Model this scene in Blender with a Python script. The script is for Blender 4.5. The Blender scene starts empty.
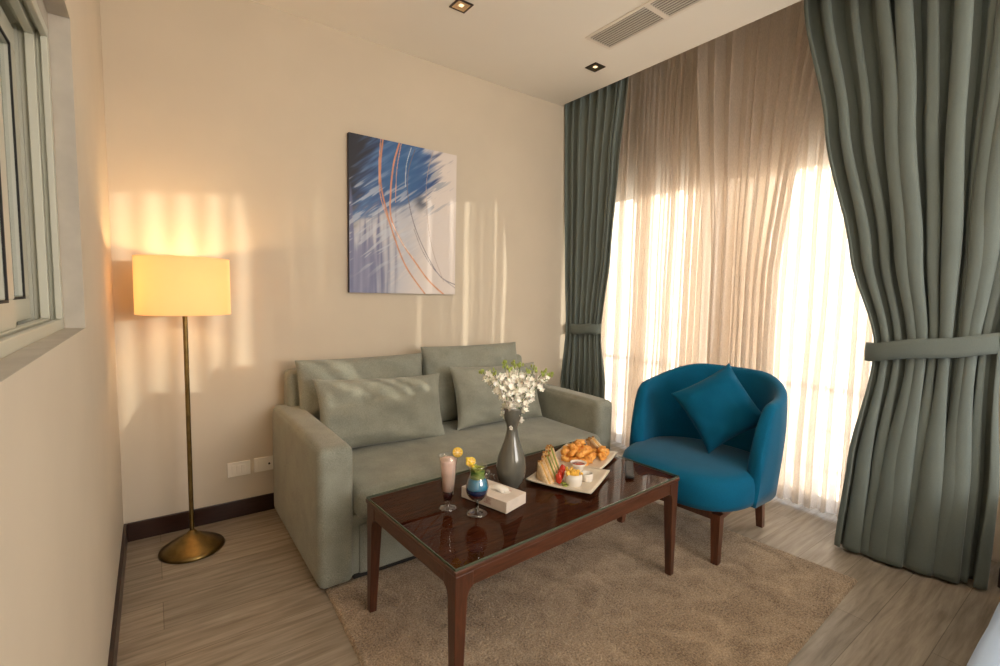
import bpy, bmesh, math, random
from mathutils import Vector, Matrix, noise
random.seed(7)
PI = math.pi
scene = bpy.context.scene
COL = scene.collection

# ------------------------------------------------------------------ materials
def lin(c):
    return tuple(((x/255)/12.92 if x/255 <= .04045 else ((x/255+.055)/1.055)**2.4) for x in c)

def new_mat(name):
    m = bpy.data.materials.new(name); m.use_nodes = True
    return m, m.node_tree, m.node_tree.nodes, m.node_tree.links

def setin(node, names, val):
    for n in names:
        if n in node.inputs:
            node.inputs[n].default_value = val; return

def mat(name, col, rough=.6, metal=0, var=0, vscale=8, bump=0, bscale=200, col2=None, sheen=0,
        spec=None, stretch=None, coat=0, emit=None, estr=0, trans=0, ior=None, sub=0, alpha=None):
    m, nt, N, L = new_mat(name)
    b = N['Principled BSDF']
    c = tuple(col)+(1,)
    b.inputs['Base Color'].default_value = c
    b.inputs['Roughness'].default_value = rough
    b.inputs['Metallic'].default_value = metal
    if spec is not None: setin(b, ['Specular IOR Level'], spec)
    if sheen: setin(b, ['Sheen Weight'], sheen); setin(b, ['Sheen Roughness'], .5)
    if coat: setin(b, ['Coat Weight'], coat); setin(b, ['Coat Roughness'], .05)
    if trans: setin(b, ['Transmission Weight'], trans)
    if ior: b.inputs['IOR'].default_value = ior
    if sub: setin(b, ['Subsurface Weight'], sub); setin(b, ['Subsurface Radius'], (.01, .006, .004))
    if emit: setin(b, ['Emission Color'], tuple(emit)+(1,)); setin(b, ['Emission Strength'], estr)
    tc = N.new('ShaderNodeTexCoord'); mp = N.new('ShaderNodeMapping')
    L.new(tc.outputs['Object'], mp.inputs[0])
    if stretch: mp.inputs['Scale'].default_value = stretch
    if var:
        n = N.new('ShaderNodeTexNoise'); n.inputs['Scale'].default_value = vscale; n.inputs['Detail'].default_value = 4
        L.new(mp.outputs[0], n.inputs['Vector'])
        r = N.new('ShaderNodeValToRGB')
        if col2 is None:
            a = tuple(x*(1-var) for x in col)+(1,); d = tuple(min(1, x*(1+var)) for x in col)+(1,)
        else: a = c; d = tuple(col2)+(1,)
        r.color_ramp.elements[0].position = .35; r.color_ramp.elements[1].position = .65
        r.color_ramp.elements[0].color = a; r.color_ramp.elements[1].color = d
        L.new(n.outputs['Fac'], r.inputs[0]); L.new(r.outputs[0], b.inputs['Base Color'])
    if bump:
        n2 = N.new('ShaderNodeTexNoise'); n2.inputs['Scale'].default_value = bscale; n2.inputs['Detail'].default_value = 3
        L.new(mp.outputs[0], n2.inputs['Vector'])
        bp = N.new('ShaderNodeBump'); bp.inputs['Strength'].default_value = bump; bp.inputs['Distance'].default_value = .002
        L.new(n2.outputs['Fac'], bp.inputs['Height']); L.new(bp.outputs[0], b.inputs['Normal'])
    return m

def wood(name, c1, c2, rough, stretch, scale=6, bump=.1, coat=0):
    m, nt, N, L = new_mat(name); b = N['Principled BSDF']
    tc = N.new('ShaderNodeTexCoord'); mp = N.new('ShaderNodeMapping'); L.new(tc.outputs['Object'], mp.inputs[0])
    mp.inputs['Scale'].default_value = stretch
    n = N.new('ShaderNodeTexNoise'); n.inputs['Scale'].default_value = scale; n.inputs['Detail'].default_value = 8; n.inputs['Distortion'].default_value = .6
    L.new(mp.outputs[0], n.inputs['Vector'])
    r = N.new('ShaderNodeValToRGB'); r.color_ramp.elements[0].position = .3; r.color_ramp.elements[1].position = .7
    r.color_ramp.elements[0].color = tuple(c1)+(1,); r.color_ramp.elements[1].color = tuple(c2)+(1,)
    L.new(n.outputs['Fac'], r.inputs[0]); L.new(r.outputs[0], b.inputs['Base Color'])
    b.inputs['Roughness'].default_value = rough
    if coat: setin(b, ['Coat Weight'], coat); setin(b, ['Coat Roughness'], .08)
    bp = N.new('ShaderNodeBump'); bp.inputs['Strength'].default_value = bump; bp.inputs['Distance'].default_value = .001
    L.new(n.outputs['Fac'], bp.inputs['Height']); L.new(bp.outputs[0], b.inputs['Normal'])
    return m

def fabric(name, col, rough=.9, scale=330, bump=.5, var=.12, sheen=.25, col2=None):
    """woven cloth: two crossed wave grids for the bump, fine noise for the melange"""
    m, nt, N, L = new_mat(name); b = N['Principled BSDF']
    tc = N.new('ShaderNodeTexCoord')
    n = N.new('ShaderNodeTexNoise'); n.inputs['Scale'].default_value = scale; n.inputs['Detail'].default_value = 2
    n3 = N.new('ShaderNodeTexNoise'); n3.inputs['Scale'].default_value = 9; n3.inputs['Detail'].default_value = 3
    L.new(tc.outputs['Object'], n.inputs['Vector']); L.new(tc.outputs['Object'], n3.inputs['Vector'])
    r = N.new('ShaderNodeValToRGB'); r.color_ramp.elements[0].position = .3; r.color_ramp.elements[1].position = .7
    d = col2 or tuple(x*(1+var) for x in col)
    r.color_ramp.elements[0].color = tuple(x*(1-var) for x in col)+(1,); r.color_ramp.elements[1].color = tuple(d)+(1,)
    mx = N.new('ShaderNodeMath'); mx.operation = 'ADD'
    m1 = N.new('ShaderNodeMath'); m1.operation = 'MULTIPLY'; m1.inputs[1].default_value = .7
    m2 = N.new('ShaderNodeMath'); m2.operation = 'MULTIPLY'; m2.inputs[1].default_value = .3
    L.new(n.outputs['Fac'], m1.inputs[0]); L.new(n3.outputs['Fac'], m2.inputs[0])
    L.new(m1.outputs[0], mx.inputs[0]); L.new(m2.outputs[0], mx.inputs[1])
    L.new(mx.outputs[0], r.inputs[0]); L.new(r.outputs[0], b.inputs['Base Color'])
    b.inputs['Roughness'].default_value = rough; setin(b, ['Specular IOR Level'], .15)
    setin(b, ['Sheen Weight'], sheen); setin(b, ['Sheen Roughness'], .4)
    bp = N.new('ShaderNodeBump'); bp.inputs['Strength'].default_value = bump; bp.inputs['Distance'].default_value = .0015
    L.new(n.outputs['Fac'], bp.inputs['Height']); L.new(bp.outputs[0], b.inputs['Normal'])
    return m

M = {}
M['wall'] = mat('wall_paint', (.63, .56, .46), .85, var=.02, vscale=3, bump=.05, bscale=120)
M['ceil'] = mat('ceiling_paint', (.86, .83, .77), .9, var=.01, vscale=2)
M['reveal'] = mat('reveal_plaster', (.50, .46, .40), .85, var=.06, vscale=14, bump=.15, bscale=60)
M['upvc'] = mat('window_profile', (.55, .55, .47), .4)
M['alu'] = mat('door_aluminium', (.55, .50, .44), .45)
M['darkbase'] = wood('baseboard_wood', (.018, .006, .004), (.035, .012, .008), .3, (3, 3, 30), 5, .1)
M['mahog'] = wood('mahogany', (.045, .013, .006), (.105, .034, .016), .28, (3, 25, 25), 3, .05, .35)
M['mahog_top'] = wood('mahogany_top', (.028, .007, .004), (.078, .021, .009), .6, (3, 22, 22), 3, .03)
setin(M['mahog_top'].node_tree.nodes['Principled BSDF'], ['Specular IOR Level'], 0.0)
M['mahog_leg'] = wood('mahogany_leg', (.045, .013, .006), (.10, .032, .015), .3, (25, 25, 3), 3, .05, .3)
M['chairwood'] = wood('chair_wood', (.06, .018, .008), (.12, .04, .018), .32, (25, 25, 4), 3, .05, .2)
M['sofa'] = fabric('sofa_fabric', (.215, .23, .198), col2=(.37, .385, .33), var=.2)
M['pillow'] = fabric('pillow_fabric', (.225, .235, .20), col2=(.375, .385, .325), scale=330, var=.2)
M['teal'] = fabric('teal_velvet', (.0, .10, .205), rough=.8, scale=250, bump=.15, var=.15, sheen=.15)
M['tealp'] = fabric('teal_cushion_fabric', (.0, .08, .16), rough=.9, scale=420, bump=.3, var=.12, sheen=.1)
M['drape'] = fabric('drape_fabric', (.155, .186, .176), rough=.75, scale=380, bump=.25, var=.1, sheen=.3)
M['brass'] = mat('antique_brass', (.22, .15, .055), .33, 1, var=.18, vscale=25)
M['white_plastic'] = mat('white_plastic', (.86, .83, .76), .35)
M['dark'] = mat('dark_slot', (.01, .01, .01), .6)
M['vent'] = mat('vent_white', (.80, .75, .68), .5)
M['ventslat'] = mat('vent_slat_grey', (.62, .59, .54), .5)
M['ventback'] = mat('vent_gap_shade', (.22, .20, .18), .9)
M['bronze'] = mat('bronze_trim', (.05, .03, .02), .35, .6)
M['reflector'] = mat('lamp_reflector', (.75, .55, .35), .12, 1)
M['bulb'] = mat('bulb_glow', (1, .85, .6), .5, emit=(1, .72, .4), estr=1.2)
M['ceramic'] = mat('white_ceramic', (.78, .74, .68), .25)
M['plate'] = mat('plate_ivory', (.66, .58, .47), .35, var=.03, vscale=30)
M['vase'] = mat('grey_ceramic_glaze', (.115, .114, .098), .16, var=.12, vscale=8, stretch=(3, 3, .7), coat=.6)
M['petal'] = mat('white_petal', (.95, .93, .86), .6, sub=.15)
M['petalc'] = mat('flower_heart', (.75, .6, .2), .6)
M['green'] = mat('leaf_green', (.36, .44, .10), .5, var=.3, vscale=60)
M['stem'] = mat('stem_green', (.12, .2, .05), .6)
M['toast'] = mat('toast_face', (.84, .63, .38), .85, var=.15, vscale=60, bump=.5, bscale=300)
M['crust'] = mat('bread_crust', (.36, .16, .04), .8, var=.4, vscale=90, bump=.5, bscale=250)
M['cheese'] = mat('cheese_filling', (.80, .50, .16), .5, var=.2, vscale=70)
M['tomato'] = mat('tomato_red', (.60, .045, .02), .25, var=.2, vscale=60)
M['lettuce'] = mat('lettuce_green', (.30, .36, .07), .5, var=.3, vscale=70)
M['fry'] = mat('potato_fry', (.85, .52, .09), .55, var=.15, vscale=80)
M['nugget'] = mat('fried_batter', (.62, .22, .03), .45, var=.45, vscale=45, col2=(.92, .50, .12), bump=.8, bscale=180)
M['ketchup'] = mat('red_sauce', (.42, .05, .02), .15)
M['remote'] = mat('remote_black', (.012, .012, .013), .4)
M['button'] = mat('button_grey', (.10, .10, .10), .5)
M['box'] = mat('tissue_box_card', (.70, .62, .55), .5, var=.05, vscale=20)
M['boxprint'] = mat('red_print', (.42, .10, .08), .6)
M['tissue'] = mat('tissue_paper', (.88, .85, .8), .8)
M['lemon'] = mat('lemon_flesh', (.80, .50, .06), .35, var=.2, vscale=90)
M['rind'] = mat('lemon_rind', (.85, .62, .05), .45)
M['pink'] = mat('pink_smoothie', (.88, .62, .54), .35, var=.04, vscale=30)
M['syrup'] = mat('dark_syrup', (.035, .008, .012), .2)
M['blue'] = mat('blue_liquor', (.0, .24, .50), .12)
M['deepblue'] = mat('deep_blue_liquor', (.005, .03, .14), .12)
M['grenadine'] = mat('dark_grenadine', (.06, .01, .02), .15)
M['mint'] = mat('green_liquor', (.05, .22, .05), .25, var=.4, vscale=70, col2=(.35, .45, .10))
M['bedding'] = mat('bed_linen', (.42, .55, .76), .9, bump=.2, bscale=50)
M['bedbase'] = fabric('bed_base_fabric', (.30, .30, .28))
M['balc'] = mat('balcony_tile', (.55, .50, .44), .7, var=.05)
M['skyblock'] = mat('sky_block_dark', (.06, .065, .07), .9)
M['rail'] = mat('railing_white', (.7, .68, .64), .4)

def glass_mat(name, tint=(.92, .95, .93), gloss=1.0, rough=.01):
    m, nt, N, L = new_mat(name); N.remove(N['Principled BSDF'])
    t = N.new('ShaderNodeBsdfTransparent'); t.inputs[0].default_value = tint+(1,)
    g = N.new('ShaderNodeBsdfGlossy'); g.inputs['Roughness'].default_value = rough
    f = N.new('ShaderNodeFresnel'); f.inputs['IOR'].default_value = 1.5
    mx = N.new('ShaderNodeMixShader'); ge = N.new('ShaderNodeNewGeometry')
    a = N.new('ShaderNodeMath'); a.operation = 'SUBTRACT'; a.inputs[0].default_value = 1; L.new(ge.outputs['Backfacing'], a.inputs[1])
    q = N.new('ShaderNodeMath'); q.operation = 'MULTIPLY'; f2 = N.new('ShaderNodeMath'); f2.operation = 'MULTIPLY'; f2.use_clamp = True; f2.inputs[1].default_value = gloss; L.new(f.outputs[0], f2.inputs[0]); L.new(f2.outputs[0], q.inputs[0]); L.new(a.outputs[0], q.inputs[1])
    L.new(q.outputs[0], mx.inputs[0]); L.new(t.outputs[0], mx.inputs[1]); L.new(g.outputs[0], mx.inputs[2])
    L.new(mx.outputs[0], N['Material Output'].inputs[0])
    return m
M['glass'] = glass_mat('clear_glass', (.96, .97, .96), 4.0, .03)
M['stemglass'] = glass_mat('thick_glass', (.62, .65, .60), 5.0, .05)
M['paneglass'] = glass_mat('window_glass', (.93, .95, .94))

def sheer_mat():
    m, nt, N, L = new_mat('sheer_voile'); N.remove(N['Principled BSDF'])
    tc = N.new('ShaderNodeTexCoord'); n = N.new('ShaderNodeTexNoise'); n.inputs['Scale'].default_value = 260; n.inputs['Detail'].default_value = 2
    mp = N.new('ShaderNodeMapping'); mp.inputs['Scale'].default_value = (1, 1, .25)
    L.new(tc.outputs['Object'], mp.inputs[0]); L.new(mp.outputs[0], n.inputs['Vector'])
    t = N.new('ShaderNodeBsdfTransparent'); t.inputs[0].default_value = (1, .97, .93, 1)
    d = N.new('ShaderNodeBsdfDiffuse'); d.inputs[0].default_value = (.79, .72, .66, 1)
    tl = N.new('ShaderNodeBsdfTranslucent'); tl.inputs[0].default_value = (.93, .88, .83, 1)
    m1 = N.new('ShaderNodeMixShader'); m1.inputs[0].default_value = .56
    L.new(d.outputs[0], m1.inputs[1]); L.new(tl.outputs[0], m1.inputs[2])
    r = N.new('ShaderNodeMapRange'); r.inputs['From Min'].default_value = .3; r.inputs['From Max'].default_value = .7
    r.inputs['To Min'].default_value = .72; r.inputs['To Max'].default_value = .86
    L.new(n.outputs['Fac'], r.inputs[0])
    m2 = N.new('ShaderNodeMixShader'); L.new(r.outputs[0], m2.inputs[0])
    L.new(t.outputs[0], m2.inputs[1]); L.new(m1.outputs[0], m2.inputs[2])
    L.new(m2.outputs[0], N['Material Output'].inputs[0])
    return m
M['sheer'] = sheer_mat()

def shade_mat():
    m, nt, N, L = new_mat('lamp_shade_cloth'); N.remove(N['Principled BSDF'])
    tc = N.new('ShaderNodeTexCoord'); n = N.new('ShaderNodeTexNoise'); n.inputs['Scale'].default_value = 350
    L.new(tc.outputs['Object'], n.inputs['Vector'])
    d = N.new('ShaderNodeBsdfDiffuse'); d.inputs[0].default_value = (.85, .74, .56, 1)
    tl = N.new('ShaderNodeBsdfTranslucent'); tl.inputs[0].default_value = (.88, .68, .42, 1)
    mx = N.new('ShaderNodeMixShader'); mx.inputs[0].default_value = .6
    L.new(d.outputs[0], mx.inputs[1]); L.new(tl.outputs[0], mx.inputs[2])
    bp = N.new('ShaderNodeBump'); bp.inputs['Strength'].default_value = .2; bp.inputs['Distance'].default_value = .001
    L.new(n.outputs['Fac'], bp.inputs['Height']); L.new(bp.outputs[0], d.inputs['Normal'])
    em = N.new('ShaderNodeEmission'); em.inputs[0].default_value = (1, .55, .20, 1); em.inputs[1].default_value = .26
    ad = N.new('ShaderNodeAddShader'); L.new(mx.outputs[0], ad.inputs[0]); L.new(em.outputs[0], ad.inputs[1])
    L.new(ad.outputs[0], N['Material Output'].inputs[0])
    return m
M['shade'] = shade_mat()

def floor_mat():
    m, nt, N, L = new_mat('wood_plank_floor'); b = N['Principled BSDF']
    tc = N.new('ShaderNodeTexCoord')
    br = N.new('ShaderNodeTexBrick')
    br.inputs['Scale'].default_value = 1; br.inputs['Brick Width'].default_value = 1.2; br.inputs['Row Height'].default_value = .2
    br.inputs['Mortar Size'].default_value = .0014; br.inputs['Mortar Smooth'].default_value = .1
    br.inputs['Color1'].default_value = (.86, .86, .86, 1); br.inputs['Color2'].default_value = (1.08, 1.06, 1.04, 1)
    br.inputs['Mortar'].default_value = (.5, .47, .43, 1); br.offset = .37; br.offset_frequency = 2
    L.new(tc.outputs['Object'], br.inputs['Vector'])
    mp = N.new('ShaderNodeMapping'); mp.inputs['Scale'].default_value = (1.3, 16, 1); L.new(tc.outputs['Object'], mp.inputs[0])
    n = N.new('ShaderNodeTexNoise'); n.inputs['Scale'].default_value = 2.4; n.inputs['Detail'].default_value = 9; n.inputs['Roughness'].default_value = .62; n.inputs['Distortion'].default_value = .35
    L.new(mp.outputs[0], n.inputs['Vector'])
    r = N.new('ShaderNodeValToRGB'); r.color_ramp.elements[0].position = .32; r.color_ramp.elements[1].position = .68
    r.color_ramp.elements[0].color = (.20, .165, .125, 1); r.color_ramp.elements[1].color = (.40, .345, .28, 1)
    L.new(n.outputs['Fac'], r.inputs[0])
    mx = N.new('ShaderNodeMix'); mx.data_type = 'RGBA'; mx.blend_type = 'MULTIPLY'; mx.inputs['Factor'].default_value = 1
    L.new(r.outputs[0], mx.inputs[6]); L.new(br.outputs['Color'], mx.inputs[7]); L.new(mx.outputs[2], b.inputs['Base Color'])
    b.inputs['Roughness'].default_value = .42
    bp = N.new('ShaderNodeBump'); bp.inputs['Strength'].default_value = .15; bp.inputs['Distance'].default_value = .001
    L.new(n.outputs['Fac'], bp.inputs['Height']); L.new(bp.outputs[0], b.inputs['Normal'])
    return m
M['floor'] = floor_mat()

def rug_mat():
    m, nt, N, L = new_mat('rug_pile'); b = N['Principled BSDF']
    tc = N.new('ShaderNodeTexCoord')
    n = N.new('ShaderNodeTexNoise'); n.inputs['Scale'].default_value = 140; n.inputs['Detail'].default_value = 3
    n2 = N.new('ShaderNodeTexNoise'); n2.inputs['Scale'].default_value = 7; n2.inputs['Detail'].default_value = 4; n2.inputs['Distortion'].default_value = 1
    for q in (n, n2): L.new(tc.outputs['Object'], q.inputs['Vector'])
    a1 = N.new('ShaderNodeMath'); a1.operation = 'MULTIPLY'; a1.inputs[1].default_value = .62; L.new(n.outputs['Fac'], a1.inputs[0])
    a2 = N.new('ShaderNodeMath'); a2.operation = 'MULTIPLY_ADD'; a2.inputs[1].default_value = .38
    L.new(n2.outputs['Fac'], a2.inputs[0]); L.new(a1.outputs[0], a2.inputs[2])
    r = N.new('ShaderNodeValToRGB'); r.color_ramp.elements[0].position = .36; r.color_ramp.elements[1].position = .64
    r.color_ramp.elements[0].color = (.17, .118, .078, 1); r.color_ramp.elements[1].color = (.54, .42, .30, 1)
    L.new(a2.outputs[0], r.inputs[0]); L.new(r.outputs[0], b.inputs['Base Color'])
    b.inputs['Roughness'].default_value = 1; setin(b, ['Specular IOR Level'], .05); setin(b, ['Sheen Weight'], .3)
    bp = N.new('ShaderNodeBump'); bp.inputs['Strength'].default_value = .9; bp.inputs['Distance'].default_value = .006
    L.new(n.outputs['Fac'], bp.inputs['Height']); L.new(bp.outputs[0], b.inputs['Normal'])
    return m
M['rug'] = rug_mat()

def attr_mat(name, attr, rough):
    m, nt, N, L = new_mat(name); b = N['Principled BSDF']
    a = N.new('ShaderNodeVertexColor'); a.layer_name = attr
    L.new(a.outputs[0], b.inputs['Base Color']); b.inputs['Roughness'].default_value = rough
    return m
M['paint'] = attr_mat('abstract_paint', 'paint', .55)
M['canvas_edge'] = mat('canvas_edge', (.03, .03, .05), .7)

# ------------------------------------------------------------------ mesh helpers
def link(o, parent=None):
    COL.objects.link(o)
    if parent: o.parent = parent
    return o

def mesh(name, verts, faces, m, parent=None, smooth=True, loc=None, rz=0):
    me = bpy.data.meshes.new(name); me.from_pydata([tuple(v) for v in verts], [], faces)
    bm = bmesh.new(); bm.from_mesh(me); bmesh.ops.recalc_face_normals(bm, faces=bm.faces); bm.to_mesh(me); bm.free()
    me.materials.append(M[m] if isinstance(m, str) else m)
    if smooth:
        for p in me.polygons: p.use_smooth = True
    o = bpy.data.objects.new(name, me); link(o, parent)
    if loc: o.location = loc
    o.rotation_euler[2] = rz
    return o

class G:
    """collects verts/faces"""
    def __init__(s): s.v = []; s.f = []
    def add(s, v, f, mtx=None):
        n = len(s.v)
        s.v += [(mtx @ Vector(p)) if mtx else Vector(p) for p in v]
        s.f += [tuple(i+n for i in q) for q in f]
        return s
    def box(s, a, b, bev=0, seg=2, mtx=None):
        bm = bmesh.new(); bmesh.ops.create_cube(bm, size=1)
        c = [(a[i]+b[i])/2 for i in range(3)]; d = [abs(b[i]-a[i]) for i in range(3)]
        for v in bm.verts: v.co = Vector((c[0]+v.co.x*d[0], c[1]+v.co.y*d[1], c[2]+v.co.z*d[2]))
        if bev: bmesh.ops.bevel(bm, geom=list(bm.edges), offset=min(bev, min(d)*.49), segments=seg, affect='EDGES', profile=.5)
        bm.verts.index_update()
        s.add([v.co.copy() for v in bm.verts], [[v.index for v in f.verts] for f in bm.faces], mtx); bm.free(); return s
    def hexa(s, bot, top, mtx=None):
        s.add(list(bot)+list(top), [(3, 2, 1, 0), (4, 5, 6, 7)]+[(i, (i+1) % 4, 4+(i+1) % 4, 4+i) for i in range(4)], mtx); return s
    def tube(s, pts, r, n=8, cap=True):
        pts = [Vector(p) for p in pts]; rs = r if isinstance(r, (list, tuple)) else [r]*len(pts)
        up = Vector((0, 0, 1)); vs = []; fs = []
        pu = None
        for i, p in enumerate(pts):
            t = (pts[min(i+1, len(pts)-1)]-pts[max(i-1, 0)]).normalized()
            if pu is None:
                a = up if abs(t.dot(up)) < .9 else Vector((1, 0, 0))
                u = t.cross(a).normalized()
            else: u = (pu-t*pu.dot(t)).normalized()
            pu = u; w = t.cross(u)
            for k in range(n):
                an = 2*PI*k/n; vs.append(p+(u*math.cos(an)+w*math.sin(an))*rs[i])
        for i in range(len(pts)-1):
            for k in range(n): fs.append((i*n+k, i*n+(k+1) % n, (i+1)*n+(k+1) % n, (i+1)*n+k))
        if cap: fs.append(tuple(range(n))[::-1]); fs.append(tuple((len(pts)-1)*n+k for k in range(n)))
        s.add(vs, fs); return s
    def lathe(s, prof, n=32, mtx=None):
        vs = []; fs = []; ring = []
        for r, z in prof:
            if r < 1e-6: ring.append([len(vs)]); vs.append((0, 0, z))
            else:
                ring.append(list(range(len(vs), len(vs)+n)))
                vs += [(r*math.cos(2*PI*k/n), r*math.sin(2*PI*k/n), z) for k in range(n)]
        for a, b in zip(ring, ring[1:]):
            for k in range(n):
                if len(a) == 1 and len(b) == 1: continue
                if len(a) == 1: fs.append((a[0], b[(k+1) % n], b[k]))
                elif len(b) == 1: fs.append((a[k], a[(k+1) % n], b[0]))
                else: fs.append((a[k], a[(k+1) % n], b[(k+1) % n], b[k]))
        s.add(vs, fs, mtx); return s
    def ball(s, c, r, n=10, sc=(1, 1, 1), jit=0, seed=0):
        vs = []; fs = []
        m_ = n//2
        prof = []
        for i in range(m_+1):
            th = PI*i/m_
            ringr = math.sin(th); z = -math.cos(th); prof.append((ringr if 0 < i < m_ else 0, z))
        g = G().lathe(prof, n)
        for v in g.v:
            k = 1+(jit*noise.noise(v*1.7+Vector((seed*3.1, seed*1.7, seed))) if jit else 0)
            vs.append((c[0]+v.x*r*sc[0]*k, c[1]+v.y*r*sc[1]*k, c[2]+v.z*r*sc[2]*k))
        s.add(vs, g.f); return s
    def out(s, name, m, parent=None, smooth=False, loc=None, rz=0):
        return mesh(name, s.v, s.f, m, parent, smooth, loc, rz)

def soft(s, a, b, r, bulge=(0, 0, 0), n=14, wr=0, seed=0):
    """rounded upholstered block added to G s; bulge per axis puffs the faces"""
    c = Vector([(a[i]+b[i])/2 for i in range(3)]); h = Vector([abs(b[i]-a[i])/2 for i in range(3)])
    def sp(k):  # param with samples packed near the ends
        t = -1+2*k/n; return math.copysign(1-(1-abs(t))**1.8, t) if abs(t) > 0 else 0
    idx = {}; vs = []; fs = []
    def vid(p):
        key = tuple(round(x, 5) for x in p)
        if key not in idx:
            idx[key] = len(vs); q = Vector([p[i]*h[i] for i in range(3)])
            inn = Vector([max(-(h[i]-min(r, h[i]*.98)), min(h[i]-min(r, h[i]*.98), q[i])) for i in range(3)])
            d = q-inn
            if d.length > 1e-9: q = inn+d.normalized()*min(r, min(h)*.98)
            for i in range(3):
                j, k = (i+1) % 3, (i+2) % 3
                if bulge[i]: q[i] += math.copysign(bulge[i], p[i])*abs(p[i])**3*(1-p[j]**4)*(1-p[k]**4)
            if wr:
                w = noise.noise(Vector((q.x*6+seed*9, q.y*6, q.z*6)))*wr
                q += (q.normalized())*w
            vs.append(q+c)
        return idx[key]
    for ax in range(3):
        for sg in (-1, 1):
            for i in range(n):
                for j in range(n):
                    qd = []
                    for (ii, jj) in ((i, j), (i+1, j), (i+1, j+1), (i, j+1)):
                        p = [0, 0, 0]; p[ax] = sg; p[(ax+1) % 3] = sp(ii); p[(ax+2) % 3] = sp(jj); qd.append(vid(p))
                    fs.append(qd if sg > 0 else qd[::-1])
    s.add(vs, fs); return s

def pillow_g(w, h, t, n=26, pinch=.07, seed=0, wr=.006, sag=0, puff=.42):
    """cushion lying in local XZ plane, thickness along Y, base at z=0 centre x=0"""
    vs = []; fs = []; N_ = n+1
    def pos(u, v, sd):
        x = w/2*u*(1-pinch*(1-v*v)**.8*abs(u)**2.0) ; z = h/2*v*(1-pinch*(1-u*u)**.8*abs(v)**2.0)
        e = max(0, (1-u**2))*max(0, (1-v**2)); th = t/2*e**puff
        wv = noise.noise(Vector((u*2.2+seed*5, v*2.2, sd+seed)))*wr*2.2*min(1, e*3)
        wv += noise.noise(Vector((u*6+seed*5, v*6, sd+seed)))*wr*.8*min(1, e*6)
        z -= sag*max(0, 1-abs(u))**1*max(v, 0)*h*.5
        return (x, sd*(th+wv), z+h/2)
    top = []; bot = []
    for i in range(N_):
        for j in range(N_):
            u = math.sin((-1+2*i/n)*PI/2); v = math.sin((-1+2*j/n)*PI/2)
            edge = i in (0, n) or j in (0, n)
            top.append(len(vs)); vs.append(pos(u, v, 1))
            if edge: bot.append(top[-1])
            else: bot.append(len(vs)); vs.append(pos(u, v, -1))
    for i in range(n):
        for j in range(n):
            a, b, c, d = i*N_+j, (i+1)*N_+j, (i+1)*N_+j+1, i*N_+j+1
            fs.append((top[a], top[b], top[c], top[d])); fs.append((bot[d], bot[c], bot[b], bot[a]))
    g = G(); g.add(vs, fs)
    # welt along the outline
    pts = [pos(math.sin((-1+2*i/n)*PI/2), -1, 1) for i in range(N_)]+[pos(1, math.sin((-1+2*i/n)*PI/2), 1) for i in range(1, N_)]
    pts += [pos(math.sin((1-2*i/n)*PI/2), 1, 1) for i in range(1, N_)]+[pos(-1, math.sin((1-2*i/n)*PI/2), 1) for i in range(1, N_)]
    return g, pts

def tag(o, label, cat, group=None, kind=None):
    o['label'] = label; o['category'] = cat
    if group: o['group'] = group
    if kind: o['kind'] = kind
    return o

def thing(name, label, cat, loc=(0, 0, 0), rz=0, group=None):
    o = bpy.data.objects.new(name, None); o.empty_display_size = .1; link(o)
    o.location = loc; o.rotation_euler = (0, 0, rz)
    return tag(o, label, cat, group)

def struct(name, g, m, smooth=False):
    o = g.out(name, m, None, smooth); o['kind'] = 'structure'; return o

def dup(root, loc=None, rot=None, label=None):
    r = root.copy(); COL.objects.link(r)
    if loc is not None: r.location = loc
    if rot is not None: r.rotation_euler = rot
    if label: r['label'] = label
    for ch in list(root.children):
        c = ch.copy(); COL.objects.link(c); c.parent = r
        for gch in list(ch.children):
            d = gch.copy(); COL.objects.link(d); d.parent = c
    return r

# ------------------------------------------------------------------ room shell
XL = -.155; YB = 3.1; H = 2.947; XP = 2.86; XW = 3.55; YF = -2.6; YP = .32   # left wall, back wall, ceiling, ceiling edge, window wall, front wall, pier
XPIER = 3.24
struct('floor', G().box((XL-.3, YF-.1, -.08), (XW+.25, YB+.15, 0)), 'floor')
struct('ceiling', G().box((XL-.3, YF-.1, H), (XP, YB+.15, H+.12)).box((XP-.1, YF-.1, H+.12), (XP, YB+.15, 3.45)), 'ceil')
struct('trim_1', G().box((XP-.12, YF-.1, 3.45), (XW+.25, YB+.15, 3.55)), 'ceil')  # curtain pocket soffit
struct('wall_back', G().box((XL-.3, YB, 0), (XW+.25, YB+.15, H-.0005)).box((XP, YB, H), (XW+.25, YB+.15, 3.45)), 'wall')
FW = (.9, 3.0, 1.0, 2.6)   # added window behind the viewer, unseen, lets in fill light
struct('wall_front', G().box((XL-.3, YF-.1, 0), (FW[0], YF, 3.45)).box((FW[1], YF-.1, 0), (XW+.25, YF, 3.45)).box((FW[0], YF-.1, 0), (FW[1], YF, FW[2])).box((FW[0], YF-.1, FW[3]), (FW[1], YF, 3.45)), 'wall')
w3 = bpy.data.objects.new('fill_window', None); link(w3); w3['kind'] = 'structure'
g = G(); g.box((FW[0], YF-.08, FW[2]), (FW[1], YF-.03, FW[2]+.06), .003); g.box((FW[0], YF-.08, FW[3]-.06), (FW[1], YF-.03, FW[3]), .003)
for x in (FW[0], (FW[0]+FW[1])/2-.03, FW[1]-.06): g.box((x, YF-.08, FW[2]+.06), (x+.06, YF-.03, FW[3]-.06), .003)
g.out('window_frame', 'alu', w3)
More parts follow.
